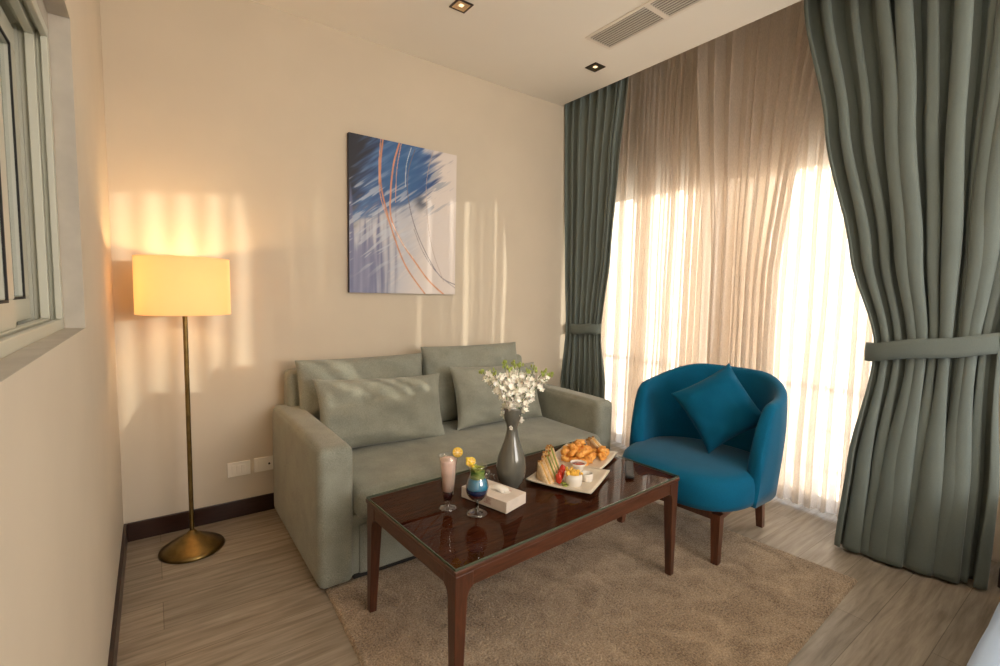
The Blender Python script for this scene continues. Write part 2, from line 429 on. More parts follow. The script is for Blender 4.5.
# left wall with window opening y .25..1.738, z 1.23..2.048
WY0, WY1, WZ0, WZ1 = .28, 1.80, 1.226, 2.07
g = G()
g.box((XL-.3, YF, 0), (XL, WY0, H-.0005)); g.box((XL-.3, WY1, 0), (XL, YB, H-.0005))
g.box((XL-.3, WY0, 0), (XL, WY1, WZ0)); g.box((XL-.3, WY0, WZ1), (XL, WY1, H-.0005))
struct('wall_left', g, 'wall')
# window wall (right) : opening y .9.. 3.02 , z 0..2.24 ; pier and wall towards the viewer
OY0, OY1, OZ = .62, 3.02, 2.325
g = G()
g.box((XW, YF, 0), (XW+.22, OY0, 3.45)); g.box((XW, OY1, 0), (XW+.22, YB, 3.45)); g.box((XW, OY0, OZ), (XW+.22, OY1, 3.45))
g.box((XPIER, YF, 0), (XW, YP, 3.45))
struct('wall_right', g, 'wall')
# baseboards
struct('baseboard_back', G().box((XL+.014, YB-.014, 0), (XPIER, YB, .1), .003), 'darkbase')
struct('baseboard_left', G().box((XL, YF, 0), (XL+.014, YB, .1), .003), 'darkbase')
struct('baseboard_right', G().box((XPIER-.014, YF, 0), (XPIER, YP+.001, .1), .003).box((XPIER-.014, YP, 0), (XW, YP+.014, .1), .003), 'darkbase')

# ---- left window
def ring(g, x0, x1, y0, y1, z0, z1, w, bev=.002):
    g.box((x0, y0, z0), (x1, y1, z0+w), bev); g.box((x0, y0, z1-w), (x1, y1, z1), bev)
    g.box((x0, y0, z0+w), (x1, y0+w, z1-w), bev); g.box((x0, y1-w, z0+w), (x1, y1, z1-w), bev)
w1 = bpy.data.objects.new('window_1', None); link(w1); w1['kind'] = 'structure'
g = G()
TZ = 2.025
ring(g, -0.214, -0.200, WY0, WY1-.001, WZ0+.0, TZ, .028)
ring(g, -0.225, -0.214, WY0, WY1-.001, WZ0+.0, TZ, .012)
ring(g, -0.244, -0.225, WY0, WY1-.001, WZ0+.0, TZ, .030)
ring(g, -0.258, -0.244, WY0, WY1-.001, WZ0+.0, TZ, .012)
ring(g, -0.308, -0.293, WY0, WY1-.001, WZ0+.0, TZ, .030)
ring(g, -0.293, -0.258, WY0, WY1-.001, WZ0+.0, TZ, .010)
g.out('window_frame', 'upvc', w1)
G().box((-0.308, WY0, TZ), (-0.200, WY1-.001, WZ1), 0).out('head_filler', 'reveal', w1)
def sash(x0, x1, y0, y1, nm):
    g = G(); z0, z1 = WZ0+.03, TZ-.03; w = .06
    ring(g, x0, x1, y0, y1, z0, z1, w, .003)
    o = g.out('window_sash', 'upvc', w1)
    G().box(((x0+x1)/2-.003, y0+w, z0+w), ((x0+x1)/2+.003, y1-w, z1-w)).out('glass_pane', 'paneglass', o)
    gg = G(); xs = x1+.0004
    for (a, b, c, d) in ((y0+w-.006, y1-w+.006, z0+w-.006, z0+w), (y0+w-.006, y1-w+.006, z1-w, z1-w+.006)): gg.box((x1-.004, a, c), (xs, b, d))
    gg.box((x1-.004, y1-w, z0+w), (xs, y1-w+.006, z1-w)); gg.box((x1-.004, y0+w-.006, z0+w), (xs, y0+w, z1-w))
    gg.out('gasket', 'dark', o)
sash(-0.290, -0.262, .9, WY1-.03, 'a')
sash(-0.258, -0.230, WY0+.02, 1.40, 'b')
# plaster reveal lining
G().box((-0.199, WY0, WZ0-.004), (XL-.0004, WY1, WZ0+.0006)).box((-0.199, WY1-.001, WZ0), (XL-.0004, WY1+.0005, WZ1)).box((-0.199, WY0, WZ1-.001), (XL-.0004, WY1, WZ1+.001)).out('reveal', 'reveal', w1)

# ---- sliding window/door behind the sheers
w2 = bpy.data.objects.new('window_2', None); link(w2); w2['kind'] = 'structure'
g = G(); FX0, FX1 = XW+.05, XW+.11
g.box((FX0, OY0, 0.0), (FX1, OY1, .05), .003); g.box((FX0, OY0, OZ-.06), (FX1, OY1, OZ), .003)
g.box((FX0, OY0, .05), (FX1, OY0+.06, OZ-.06), .003); g.box((FX0, OY1-.06, .05), (FX1, OY1, OZ-.06), .003)
g.out('window_frame', 'alu', w2)
def slide(x0, x1, y0, y1):
    g = G(); w = .055
    g.box((x0, y0, .052), (x1, y1, .052+.09), .003); g.box((x0, y0, OZ-.06-w), (x1, y1, OZ-.061), .003)
    g.box((x0, y0, .142), (x1, y0+w, OZ-.06-w), .003); g.box((x0, y1-w, .142), (x1, y1, OZ-.06-w), .003)
    o = g.out('sliding_panel', 'alu', w2)
    G().box(((x0+x1)/2-.003, y0+w, .142), ((x0+x1)/2+.003, y1-w, OZ-.06-w)).out('glass_pane', 'paneglass', o)
slide(FX0+.002, FX0+.028, OY0+.061, 1.80)
slide(FX0+.031, FX0+.057, 1.72, OY1-.061)

# outside: balcony slab and railing
struct('trim_2', G().box((XW+.2505, -1.5, -.1), (5.3, 5.5, -.02)), 'balc')
rl = thing('balcony_railing', 'pale metal balcony railing faintly seen through the sheer curtains', 'railing', (5.2, 0, -.02))
for k in range(7): G().box((-.02, -1.4+k*1.1, 0), (.02, -1.36+k*1.1, 1.0), .003).out('railing_post', 'rail', rl)
for z in (.25, .5, .75): G().box((-.008, -1.4, z), (.008, 5.24, z+.016), .002).out('crossbar', 'rail', rl)
G().box((-.03, -1.42, 1.0), (.03, 5.26, 1.03), .004).out('handrail', 'rail', rl)
# added dark wall, keeps the bright sky out of the small left window
struct('trim_3', G().box((-1.3, -2.5, -1.5), (-1.2, 5, 4.4)), 'skyblock')

# ------------------------------------------------------------------ ceiling fittings
# air vent
VX0, VX1, VY1 = 2.225, 2.455, 2.215
vt = thing('air_vent', 'white two-section slatted air vent set in the ceiling', 'air vent', ((VX0+VX1)/2, 1.77, H))
hw = (VX1-VX0)/2; hl = VY1-1.77
g = G(); fw = .022
g.box((-hw, -hl, -.008), (-hw+fw, hl, .0), .002); g.box((hw-fw, -hl, -.008), (hw, hl, 0), .002)
g.box((-hw+fw, hl-fw, -.008), (hw-fw, hl, 0), .002); g.box((-hw+fw, -hl, -.008), (hw-fw, -hl+fw, 0), .002)
g.box((-hw+fw, -.016, -.008), (hw-fw, .016, 0), .002)
g.out('vent_frame', 'vent', vt)
G().box((-hw+fw, -hl+fw, -.0015), (hw-fw, hl-fw, -.0005)).out('duct_shade', 'ventback', vt)  # flat dark sheet painted as the shade behind the slats, no real recess
nsl = 9
for (a, b) in ((.018, hl-fw-.001), (-hl+fw+.001, -.018)):
    for k in range(nsl):
        x = -hw+fw+(k+.5)*(2*hw-2*fw)/nsl
        gg = G().box((x-.0052, a, -.0088), (x+.0052, b, -.0062))
        gg.out('slat', 'ventslat', vt)
def downlight(x, y, label):
    t = thing('ceiling_downlight', label, 'ceiling light', (x, y, H), 0, 'recessed square downlights')
    s = .05; g = G()
    g.box((-s, -s, -.006), (-s+.011, s, 0), .001); g.box((s-.011, -s, -.006), (s, s, 0), .001)
    g.box((-s+.011, s-.011, -.006), (s-.011, s, 0), .001); g.box((-s+.011, -s, -.006), (s-.011, -s+.011, 0), .001)
    g.out('bezel', 'bronze', t)
    q = s-.011; p = .016
    gg = G()
    B = [(-q, -q, -.005), (q, -q, -.005), (q, q, -.005), (-q, q, -.005)]; T = [(-p, -p, -.0012), (p, -p, -.0012), (p, p, -.0012), (-p, p, -.0012)]
    gg.add(B+T, [(i, (i+1) % 4, 4+(i+1) % 4, 4+i) for i in range(4)])
    gg.out('reflector', 'reflector', t)
    G().lathe([(0, -.0035), (.009, -.0035), (.013, -.002), (.013, -.001), (0, -.001)], 16).out('bulb', 'bulb', t)
    return t
downlight(1.448, 2.41, 'square bronze recessed downlight nearer the left above the painting')
downlight(2.565, 2.44, 'square bronze recessed downlight close to the curtains beyond the vent')

# ------------------------------------------------------------------ curtains
def smoothstep(a, b, x):
    t = max(0, min(1, (x-a)/(b-a))); return t*t*(3-2*t)

def drape_mesh(name, spans, xs, amps, folds, z0, z1, nu, nv, seed, m, parent, hem=None, thick=.003, omega=.5, lean=0, calm=1.0, ws=None, ama=None):
    """spans/xs/amps: lists of (z, ...) interpolated with smooth segments from low to high z"""
    rnd = random.Random(seed)
    w = ws or [rnd.uniform(.5, 1.6) for _ in range(folds)]; cum = [0]
    for q in w: cum.append(cum[-1]+q)
    tot = cum[-1]; am = ama or [rnd.uniform(.55, 1.2) for _ in range(folds+1)]
    def interp(tab, z):
        if z <= tab[0][0]: return tab[0][1:]
        for a, b in zip(tab, tab[1:]):
            if z <= b[0]:
                t = (z-a[0])/(b[0]-a[0]); t = t*t*(3-2*t)*.5+t*.5
                return tuple(a[k]*(1-t)+b[k]*t for k in range(1, len(a)))
        return tab[-1][1:]
    vs = []; fs = []
    for j in range(nv+1):
        zz = z0+(z1-z0)*j/nv
        y0, y1 = interp(spans, zz); xc0, xc1 = interp(xs, zz); (A,) = interp(amps, zz)
        for i in range(nu+1):
            u = i/nu; q = u*tot; k = 0
            while k < folds-1 and q > cum[k+1]: k += 1
            loc = (q-cum[k])/w[k]; ph = 2*PI*loc
            if ama:
                nb = am[max(0, k-1)] if loc < .5 else am[min(folds-1, k+1)]
                e_ = min(loc, 1-loc)*w[k]/tot*abs(y1-y0)
                a = A*(am[k]+(nb-am[k])*.5*(1-smoothstep(0, .018, e_)))
            else: a = A*(am[k]*(1-loc)+am[k+1]*loc)
            drift = .15*calm*noise.noise(Vector((u*3+seed, zz*.9, seed*.7)))
            xx = xc0*(1-u)+xc1*u - a*math.cos(ph+drift*4) + .24*calm*a*noise.noise(Vector((u*25, zz*2.2, seed)))
            yy = y0*(1-u)+y1*u + omega*a*math.sin(2*(ph+drift*4)) + .01*noise.noise(Vector((u*8, zz*1.3, seed+3)))
            z = zz
            if hem and j == 0: z = hem(u)
            vs.append((xx, yy, z))
    for j in range(nv):
        for i in range(nu):
            a = j*(nu+1)+i; fs.append((a, a+1, a+nu+2, a+nu+1))
    me = bpy.data.meshes.new(name); me.from_pydata(vs, [], fs); me.materials.append(M[m])
    for p in me.polygons: p.use_smooth = True
    o = bpy.data.objects.new(name, me); link(o, parent)
    if thick:
        md = o.modifiers.new('thickness', 'SOLIDIFY'); md.thickness = thick; md.offset = 0
    return o

# right drape
rd = thing('drape', 'large grey-green drape at the right, gathered by a tieback', 'curtain', (0, 0, 0), 0)
drape_mesh('curtain_panel',
           [(0, .90, .40), (.5, .885, .385), (1.02, .845, .40), (1.14, .845, .40), (1.6, .97, .34), (2.3, 1.14, .28), (3.02, 1.295, .22), (3.16, 1.30, .22)],
           [(0, 3.04, 3.18), (.5, 3.07, 3.14), (1.0, 3.09, 3.09), (1.1, 3.09, 3.09), (2, 3.10, 3.08), (3.02, 3.10, 3.08)],
           [(0, .085), (.5, .07), (1.0, .036), (1.12, .036), (1.7, .06), (3.02, .062)],
           11, .015, 3.16, 480, 110, 17, 'drape', rd, omega=.62, calm=.35)
def tieband(parent, cx, cy, rx, ry, z, tilt, hh, hookpt, seed=0, mname='drape'):
    n = 64; vs = []; fs = []
    for k in range(n):
        a = 2*PI*k/n
        for (dz, off) in ((-hh, -.003), (-hh, .003), (-hh*.5, .005), (0, .006), (hh*.5, .005), (hh, .003), (hh, -.003)):
            x = cx+(rx+off)*math.cos(a)*(1+.03*math.sin(3*a+seed)); y = cy+(ry+off)*math.sin(a)
            vs.append((x, y, z+dz+tilt*(cy-y)/ry+.004*math.sin(5*a+seed)))
    m_ = 7
    for k in range(n):
        for q in range(m_):
            fs.append((k*m_+q, ((k+1) % n)*m_+q, ((k+1) % n)*m_+(q+1) % m_, k*m_+(q+1) % m_))
    o = mesh('tieback', vs, fs, mname, parent)
    return o
tieband(rd, 3.09, .6225, .068, .268, 1.13, .05, .048, None)
# strap end and hook on the pier wall
g = G()
g.hexa([(3.085, .375, 1.125), (3.10, .375, 1.125), (3.236, .285, 1.17), (3.226, .28, 1.17)], [(3.085, .375, 1.205), (3.10, .375, 1.205), (3.236, .285, 1.22), (3.226, .28, 1.22)])
g.out('tieback_end', 'drape', rd)
G().tube([(3.24, .28, 1.2), (3.215, .28, 1.2), (3.205, .28, 1.215)], .006, 8).out('hook', 'brass', rd, True)
# left drape
ld = thing('drape', 'narrower grey-green drape in the far corner behind the sofa', 'curtain', (0, 0, 0), 0)
drape_mesh('curtain_panel',
           [(0, 3.075, 2.66), (.6, 3.075, 2.69), (.98, 3.06, 2.74), (1.1, 3.06, 2.74), (1.7, 3.07, 2.66), (2.4, 3.075, 2.60), (3.02, 3.08, 2.53)],
           [(0, 2.99, 3.08), (1.0, 2.99, 3.07), (3.02, 2.93, 3.04)],
           [(0, .045), (.6, .04), (1.0, .022), (1.12, .022), (1.7, .03), (3.02, .032)],
           8, .02, 3.13, 320, 110, 5, 'drape', ld, omega=.5, calm=.5)
tieband(ld, 3.03, 2.90, .062, .178, 1.06, .012, .042, None, 2)
G().tube([(3.05, 3.098, 1.09), (3.05, 3.085, 1.09), (3.05, 3.08, 1.10)], .005, 8).out('hook', 'brass', ld, True)

def sheer(label, y0, y1, x, folds, seed, amp, spans=None, z0=.03, omega=.85, ws=None, ama=None):
    t = thing('sheer_curtain', label, 'sheer curtain', (0, 0, 0), 0, 'sheer voile curtains over the window')
    drape_mesh('curtain_panel', spans or [(0, y0, y1), (3.25, y0, y1)], [(0, x, x), (3.25, x, x)],
               [(0, amp*1.15), (1.5, amp), (2.8, amp*.9), (3.1, amp*.6), (3.25, amp*.35)], folds, z0, 3.25, folds*24, 50, seed, 'sheer', t, thick=0, omega=omega, calm=.15, ws=ws, ama=ama)
    return t
seg = [(.055, 1), (.10, .2), (.05, .8), (.10, .15), (.055, 1), (.05, .9), (.05, 1), (.04, 1), (.065, .08), (.035, .9), (.04, .08), (.045, 1), (.040, .8), (.06, .08),
       (.055, 1), (.06, 1.1), (.055, .9), (.05, 1), (.05, .2), (.05, 1), (.06, 1.1), (.05, 1), (.055, .9), (.05, .3), (.05, 1), (.055, 1)]
sheer('wide bright sheer curtain panel behind the sofa end and teal chair', 2.985, 1.56, 3.37, len(seg), 22, .038, omega=.8, ws=[q[0] for q in seg], ama=[q[1] for q in seg])
sheer('densely pleated pinkish sheer panel bunched above the teal chair', 2.05, 1.38, 3.27, 9, 23, .036, spans=[(0, 1.93, 1.43), (1.5, 1.95, 1.45), (3.25, 2.1, 1.25)], omega=.6)
seg = [(.08, 1), (.07, 1.1), (.09, 1), (.07, 1.1), (.08, 1), (.09, .95), (.07, 1), (.07, 1.1), (.09, 1), (.08, 1), (.08, 1.1), (.09, 1), (.08, 1)]
sheer('sheer panel between the teal chair and the large drape', 1.52, .45, 3.37, len(seg), 24, .030, omega=.8, ws=[q[0] for q in seg], ama=[q[1] for q in seg])

# ------------------------------------------------------------------ painting
pw, ph, pt = .787, 1.005, .035
pa = thing('canvas_painting', 'abstract blue and white canvas with orange arcs hung on the back wall', 'painting', (1.428, YB, 1.335))
def seg_d(px, py, poly):
    best = 9
    for (x0, y0), (x1, y1) in zip(poly, poly[1:]):
        dx, dy = x1-x0, y1-y0; t = max(0, min(1, ((px-x0)*dx+(py-y0)*dy)/(dx*dx+dy*dy)))
        d = math.hypot((px-x0-t*dx)*.8, (py-y0-t*dy)); best = min(best, d)
    return best
def cr(pts, n=10):
    out = []
    P_ = [pts[0]]+list(pts)+[pts[-1]]
    for i in range(1, len(P_)-2):
        p0, p1, p2, p3 = P_[i-1:i+3]
        for k in range(n):
            t = k/n
            out.append(tuple(.5*((2*p1[c])+(-p0[c]+p2[c])*t+(2*p0[c]-5*p1[c]+4*p2[c]-p3[c])*t*t+(-p0[c]+3*p1[c]-3*p2[c]+p3[c])*t**3) for c in range(len(p1))))
    out.append(tuple(pts[-1])); return out
def uv(x, y):
    u = (x-30)/405; return (u, (640-y)/(640-(35+77*u)))
arcs = [(cr([uv(*p) for p in ((146, 55), (138, 130), (138, 220), (158, 320), (190, 430), (235, 540), (308, 640))]), .0065, (.62, .27, .12)),
        (cr([uv(*p) for p in ((138, 55), (132, 150), (136, 260), (160, 345), (196, 440))]), .0035, (.70, .36, .2)),
        (cr([uv(*p) for p in ((205, 70), (184, 150), (174, 250), (176, 350), (215, 440), (270, 520), (325, 590), (385, 640))]), .0065, (.68, .30, .14)),
        (cr([uv(*p) for p in ((212, 72), (196, 170), (192, 290))]), .003, (.72, .42, .26)),
        (cr([uv(*p) for p in ((265, 90), (240, 170), (238, 260), (262, 370), (310, 480), (370, 570), (435, 602))]), .0035, (.16, .15, .2)),
        (cr([uv(*p) for p in ((262, 390), (300, 480), (360, 560), (435, 615))]), .0025, (.2, .19, .25)),
        (cr([uv(*p) for p in ((335, 100), (312, 200), (314, 330), (338, 470), (385, 590))]), .0022, (.45, .36, .32)),
        (cr([uv(*p) for p in ((180, 370), (215, 440), (260, 500))]), .003, (.85, .78, .72)),
        (cr([uv(*p) for p in ((250, 85), (232, 150), (228, 230))]), .003, (.55, .66, .74))]
def nz(x, y, s=0): return noise.noise(Vector((x, y, s)))
def mixc(a, b, t): t = max(0, min(1, t)); return tuple(a[i]*(1-t)+b[i]*t for i in range(3))
def paint(u, v):
    w = nz(u*3, v*3, 1)*.05
    # brushstroke direction from upper left sweeping to right
    a = (u*.85+v*.5); b = (-u*.5+v*.85)
    st = nz(a*5, b*34, 2)+.5*nz(a*9, b*90, 3)
    base = mixc((.66, .64, .68), (.74, .68, .66), u+.1*nz(u*2, v*2, 4))
    # light grey-blue wash around the feathers
    left = .62-.30*(1-v)**1.2+.10*math.sin(v*6)*.5
    c = base
    m1 = smoothstep(left+.24, left+.02, u+w+st*.10)
    c = mixc(c, (.42, .48, .60), m1*(.55+.4*st))
    # deep blue mass upper left/middle
    core = .66*smoothstep(.36, .80, v)+.10
    m2 = smoothstep(core+.10, core-.08, u+st*.16+w)*smoothstep(.33, .56, v+st*.2-u*.1)
    c = mixc(c, mixc((.03, .07, .22), (.09, .20, .44), .5+st*1.1), m2)
    m5 = smoothstep(.36, .05, math.hypot((u-.45)*1.2, v-.82)+st*.14)
    c = mixc(c, (.03, .13, .34), m5*.8)
    # near black corner and left edge
    m3 = smoothstep(.34, .10, u+(1-v)*.42+st*.10)
    c = mixc(c, (.015, .018, .035), m3)
    # indigo lower left with vertical drips
    dr = nz(u*26, v*2.2, 7)+.4*nz(u*60, v*4, 8)
    m4 = smoothstep(.40, .12, u+.16*dr-.05)*smoothstep(.50, .30, v+.28*dr)
    c = mixc(c, mixc((.13, .15, .30), (.26, .28, .45), .5+dr), m4*.92)
    # pale feather streaks
    m6 = smoothstep(.16, .34, st+.25*nz(u*7, v*6, 11))*smoothstep(.62, .3, abs(v-.45)*1.6)*smoothstep(.75, .4, u)
    c = mixc(c, (.64, .68, .76), m6*.45)
    dk = smoothstep(.09, .0, math.hypot((u-.63)*1.1+st*.06, (v-.63)*.9))
    c = mixc(c, (.03, .05, .10), dk*.85)
    # scattered blue feathering on the right of the arcs
    m7 = smoothstep(.22, .38, st)*smoothstep(.30, .08, math.hypot((u-.74), (v-.74)*1.1))
    c = mixc(c, (.25, .31, .42), m7*.7)
    for poly, wd, col in arcs:
        d = seg_d(u, v, poly)*1.0
        if d < wd*1.6:
            t = smoothstep(wd*1.1, wd*.55, d*(1+.25*nz(u*30, v*30, 9)))
            c = mixc(c, tuple(q*(1+.35*nz(u*40, v*12, 10)) for q in col), t*.92)
    return c
nx, nzv = 200, 250
vs = []; fs = []; cols = []
for j in range(nzv+1):
    for i in range(nx+1):
        u, v = i/nx, j/nzv; vs.append((-pw/2+u*pw, -pt, v*ph)); cols.append(paint(u, v))
for j in range(nzv):
    for i in range(nx):
        a = j*(nx+1)+i; fs.append((a, a+1, a+nx+2, a+nx+1))
cv = mesh('painted_face', vs, fs, 'paint', pa)
ca = cv.data.color_attributes.new('paint', 'FLOAT_COLOR', 'POINT')
for i, c in enumerate(cols): ca.data[i].color = (*c, 1)
G().box((-pw/2, -pt+.0006, 0), (pw/2, -.0005, ph), 0).out('canvas_side', 'canvas_edge', pa)

# ------------------------------------------------------------------ floor lamp
lp = thing('floor_lamp', 'brass floor lamp with white drum shade in the left corner', 'floor lamp', (.132, 2.83, 0))
G().lathe([(0, 0), (.142, 0), (.146, .006), (.143, .014), (.128, .024), (.118, .028), (.100, .043), (.092, .046), (.070, .060), (.062, .063), (.040, .078), (.026, .084), (.020, .094), (.013, .102), (0, .102)], 64).out('base', 'brass', lp, True)
G().lathe([(.0105, .1), (.0105, 1.30)], 20).out('pole', 'brass', lp, True)
G().lathe([(0, 1.295), (.016, 1.295), (.018, 1.31), (.018, 1.345), (.012, 1.352), (0, 1.352)], 20).out('bulb_socket', 'brass', lp, True)
sh = G().lathe([(.192, 1.215), (.200, 1.215), (.200, 1.2151), (.198, 1.489), (.196, 1.489), (.1965, 1.2153)], 72).out('lamp_shade', 'shade', lp, True)
g = G()
for zz in (1.2165, 1.4875):
    g.tube([(.197*math.cos(a), .197*math.sin(a), zz) for a in [2*PI*k/48 for k in range(49)]], .0028, 6, False)
for k in range(3):
    a = 2*PI*k/3+.3; g.tube([(.014*math.cos(a), .014*math.sin(a), 1.34), (.196*math.cos(a), .196*math.sin(a), 1.47)], .002, 6)
g.out('shade_ring', 'shade', sh, True)
G().ball((0, 0, 1.385), .026, 14, (1, 1, 1.25)).out('bulb', mat('warm_bulb', (1, .8, .5), .5, emit=(1, .55, .2), estr=12), lp, True)
def light(kind, name, loc, energy, color, size=.1, rot=None, **kw):
    d = bpy.data.lights.new(name, kind); d.energy = energy; d.color = color
    for k, v in kw.items(): setattr(d, k, v)
    if kind == 'POINT': d.shadow_soft_size = size
    if kind == 'AREA': d.size = size
    if kind == 'SUN': d.angle = size
    o = bpy.data.objects.new(name, d); link(o); o.location = loc
    if rot: o.rotation_euler = rot
    return o
light('POINT', 'lamp_bulb_light', (.132, 2.83, 1.42), 6.5, (1, .62, .28), .03)

# ------------------------------------------------------------------ wall plates
s1 = thing('switch_plate', 'white socket plate with three narrow rockers low on back wall', 'wall switch', (.385, YB, .246), 0, 'wall plates by the sofa')
G().box((-.06, -.009, 0), (.06, 0, .086), .003).out('plate', 'white_plastic', s1)
for k in (-1, 0, 1): G().box((-.0135+k*.024-.0, -.012, .018), (.0105+k*.024-.002, -.0085, .068), .002).out('rocker', 'white_plastic', s1)
s2 = thing('socket_plate', 'white socket plate beside the sofa arm with round jack', 'wall socket', (.525, YB, .249), 0, 'wall plates by the sofa')
G().box((-.06, -.009, 0), (.06, 0, .086), .003).out('plate', 'white_plastic', s2)
for k in (-1, 0): G().box((-.0135+k*.024, -.012, .018), (.0085+k*.024, -.0085, .068), .002).out('rocker', 'white_plastic', s2)
G().lathe([(0, 0), (.006, 0), (.006, .004), (0, .004)], 14, Matrix.Translation((.022, -.0085, .042)) @ Matrix.Rotation(PI/2, 4, 'X')).out('jack', 'dark', s2)

# ------------------------------------------------------------------ rug
def rugpt(u, v):
    A, B, C, D = (.53, .63), (2.715, .735), (2.59, 2.28), (.60, 2.28)   # near-left, near-right, far-right, far-left
    x = (A[0]*(1-u)+B[0]*u)*(1-v)+(D[0]*(1-u)+C[0]*u)*v
    y = (A[1]*(1-u)+B[1]*u)*(1-v)+(D[1]*(1-u)+C[1]*u)*v
    return x, y
vs = []; fs = []; nu, nv = 420, 300
for j in range(nv+1):
    for i in range(nu+1):
        u, v = i/nu, j/nv; x, y = rugpt(u, v)
        e = min(u, 1-u)*nu; f = min(v, 1-v)*nv; ed = min(1, min(e, f)/2)
        z = .001+.013*ed**.6
        if ed > .4: z += random.uniform(-.0028, .0028)+.0012*noise.noise(Vector((x*22, y*22, 0)))
        if min(e, f) < 1: x += .002*noise.noise(Vector((x*60, y*60, 1))); y += .002*noise.noise(Vector((x*60, y*60, 4)))
        vs.append((x, y, z))
for j in range(nv):
    for i in range(nu):
        a = j*(nu+1)+i; fs.append((a, a+1, a+nu+2, a+nu+1))
ro = mesh('area_rug', vs, fs, 'rug'); tag(ro, 'thick brown short-pile rug under the coffee table', 'rug')
RZ = .014

# ------------------------------------------------------------------ sofa
SX0, SX1, SF = .556, 2.45, 2.052
so = thing('sofa', 'grey-green two-seat fabric sofa against the back wall', 'sofa', (1.5, 2.6, 0))
def sp_(p): return (p[0]-1.5, p[1]-2.6, p[2])
def sbox(nm, a, b, r, bulge=(0, 0, 0), n=14, m='sofa', wr=0, parent=so, seed=0):
    g = G(); soft(g, sp_(a), sp_(b), r, bulge, n, wr, seed); return g.out(nm, m, parent, True)
sbox('arm', (SX0, SF, .022), (SX0+.155, 3.04, .660), .032, (.006, .004, .010), 20)
sbox('arm', (SX1-.14, SF, .022), (SX1, 3.04, .660), .032, (.006, .004, .010), 20)
sbox('base_frame', (SX0+.13, SF+.03, .03), (SX1-.13, 3.0, .325), .015)
sbox('drawer_front', (SX0+.185, SF+.018, .035), (SX1-.185, SF+.06, .275), .012, n=12)
sbox('seat_cushion', (SX0+.157, SF-.045, .318), (SX1-.142, 2.86, .462), .042, (.0, .012, .014), 30, wr=.004)
sbox('back_frame', (SX0+.07, 2.92, .3), (SX1-.07, 3.075, .872), .04, n=16)
for x in (SX0+.06, SX1-.06):
    for y in (SF+.06, 2.96): G().box(sp_((x-.03, y-.03, .0135 if y < 2.2 else 0)), sp_((x+.03, y+.03, .03))).out('foot', 'dark', so)
G().box(sp_((SX0+.16, SF+.03, .016)), sp_((SX1-.16, SF+.05, .04))).out('plinth', 'dark', so)
# back cushions (loose)
def cushion(name, label, w, h, t, loc, rot, m, seed, group=None, cat='cushion', pinch=.085, sag=0, wr=.006):
    o = thing(name, label, cat, loc, 0, group); o.rotation_euler = rot
    g, pts = pillow_g(w, h, t, 28, pinch, seed, wr, sag)
    b = g.out('cover', m, o, True)
    G().tube(pts, .0022, 6, False).out('piping', m, b, True)
    return o
def backcush(label, x0, x1, ztop, y, seed, lean=.16):
    o = thing('back_cushion', label, 'cushion', ((x0+x1)/2, y, .462), 0, 'sofa back cushions'); o.rotation_euler = (-lean, 0, 0)
    w = (x1-x0); h = (ztop-.462)
    g, pts = pillow_g(w, h, .20, 30, .035, seed, .014, 0, .36)
    b = g.out('cover', 'sofa', o, True); G().tube(pts, .003, 6, False).out('piping', 'sofa', b, True)
    return o
backcush('plump back cushion on the left half of the sofa', .655, 1.455, .945, 2.80, 1)
backcush('plump back cushion on the right half of the sofa', 1.455, 2.26, .985, 2.80, 2)
cushion('throw_pillow', 'grey rectangular throw pillow leaning on the left back cushion', .78, .405, .20, (1.065, 2.53, .464), (-.32, .035, -.02), 'pillow', 3, 'grey throw pillows', wr=.013)
cushion('throw_pillow', 'grey rectangular throw pillow behind the flowers, leaning right', .74, .41, .19, (1.91, 2.55, .468), (-.32, .03, .03), 'pillow', 4, 'grey throw pillows', wr=.013)

# ------------------------------------------------------------------ coffee table
TA = math.radians(3.2)
ct = thing('coffee_table', 'dark mahogany coffee table with glass top standing on the rug', 'coffee table', (.724, 1.192, RZ-.002), TA)
TL, TW, TH = 1.284, .660, .497-RZ
def tb(nm, a, b, bev, m, parent=ct): return G().box(a, b, bev).out(nm, m, parent)
tb('table_top', (0, 0, TH-.016), (TL, TW, TH), .003, 'mahog')
tb('veneer', (.012, .012, TH-.004), (TL-.012, TW-.012, TH+.001), 0, 'mahog_top')
ap0, ap1 = TH-.068, TH-.0185
tt = .05
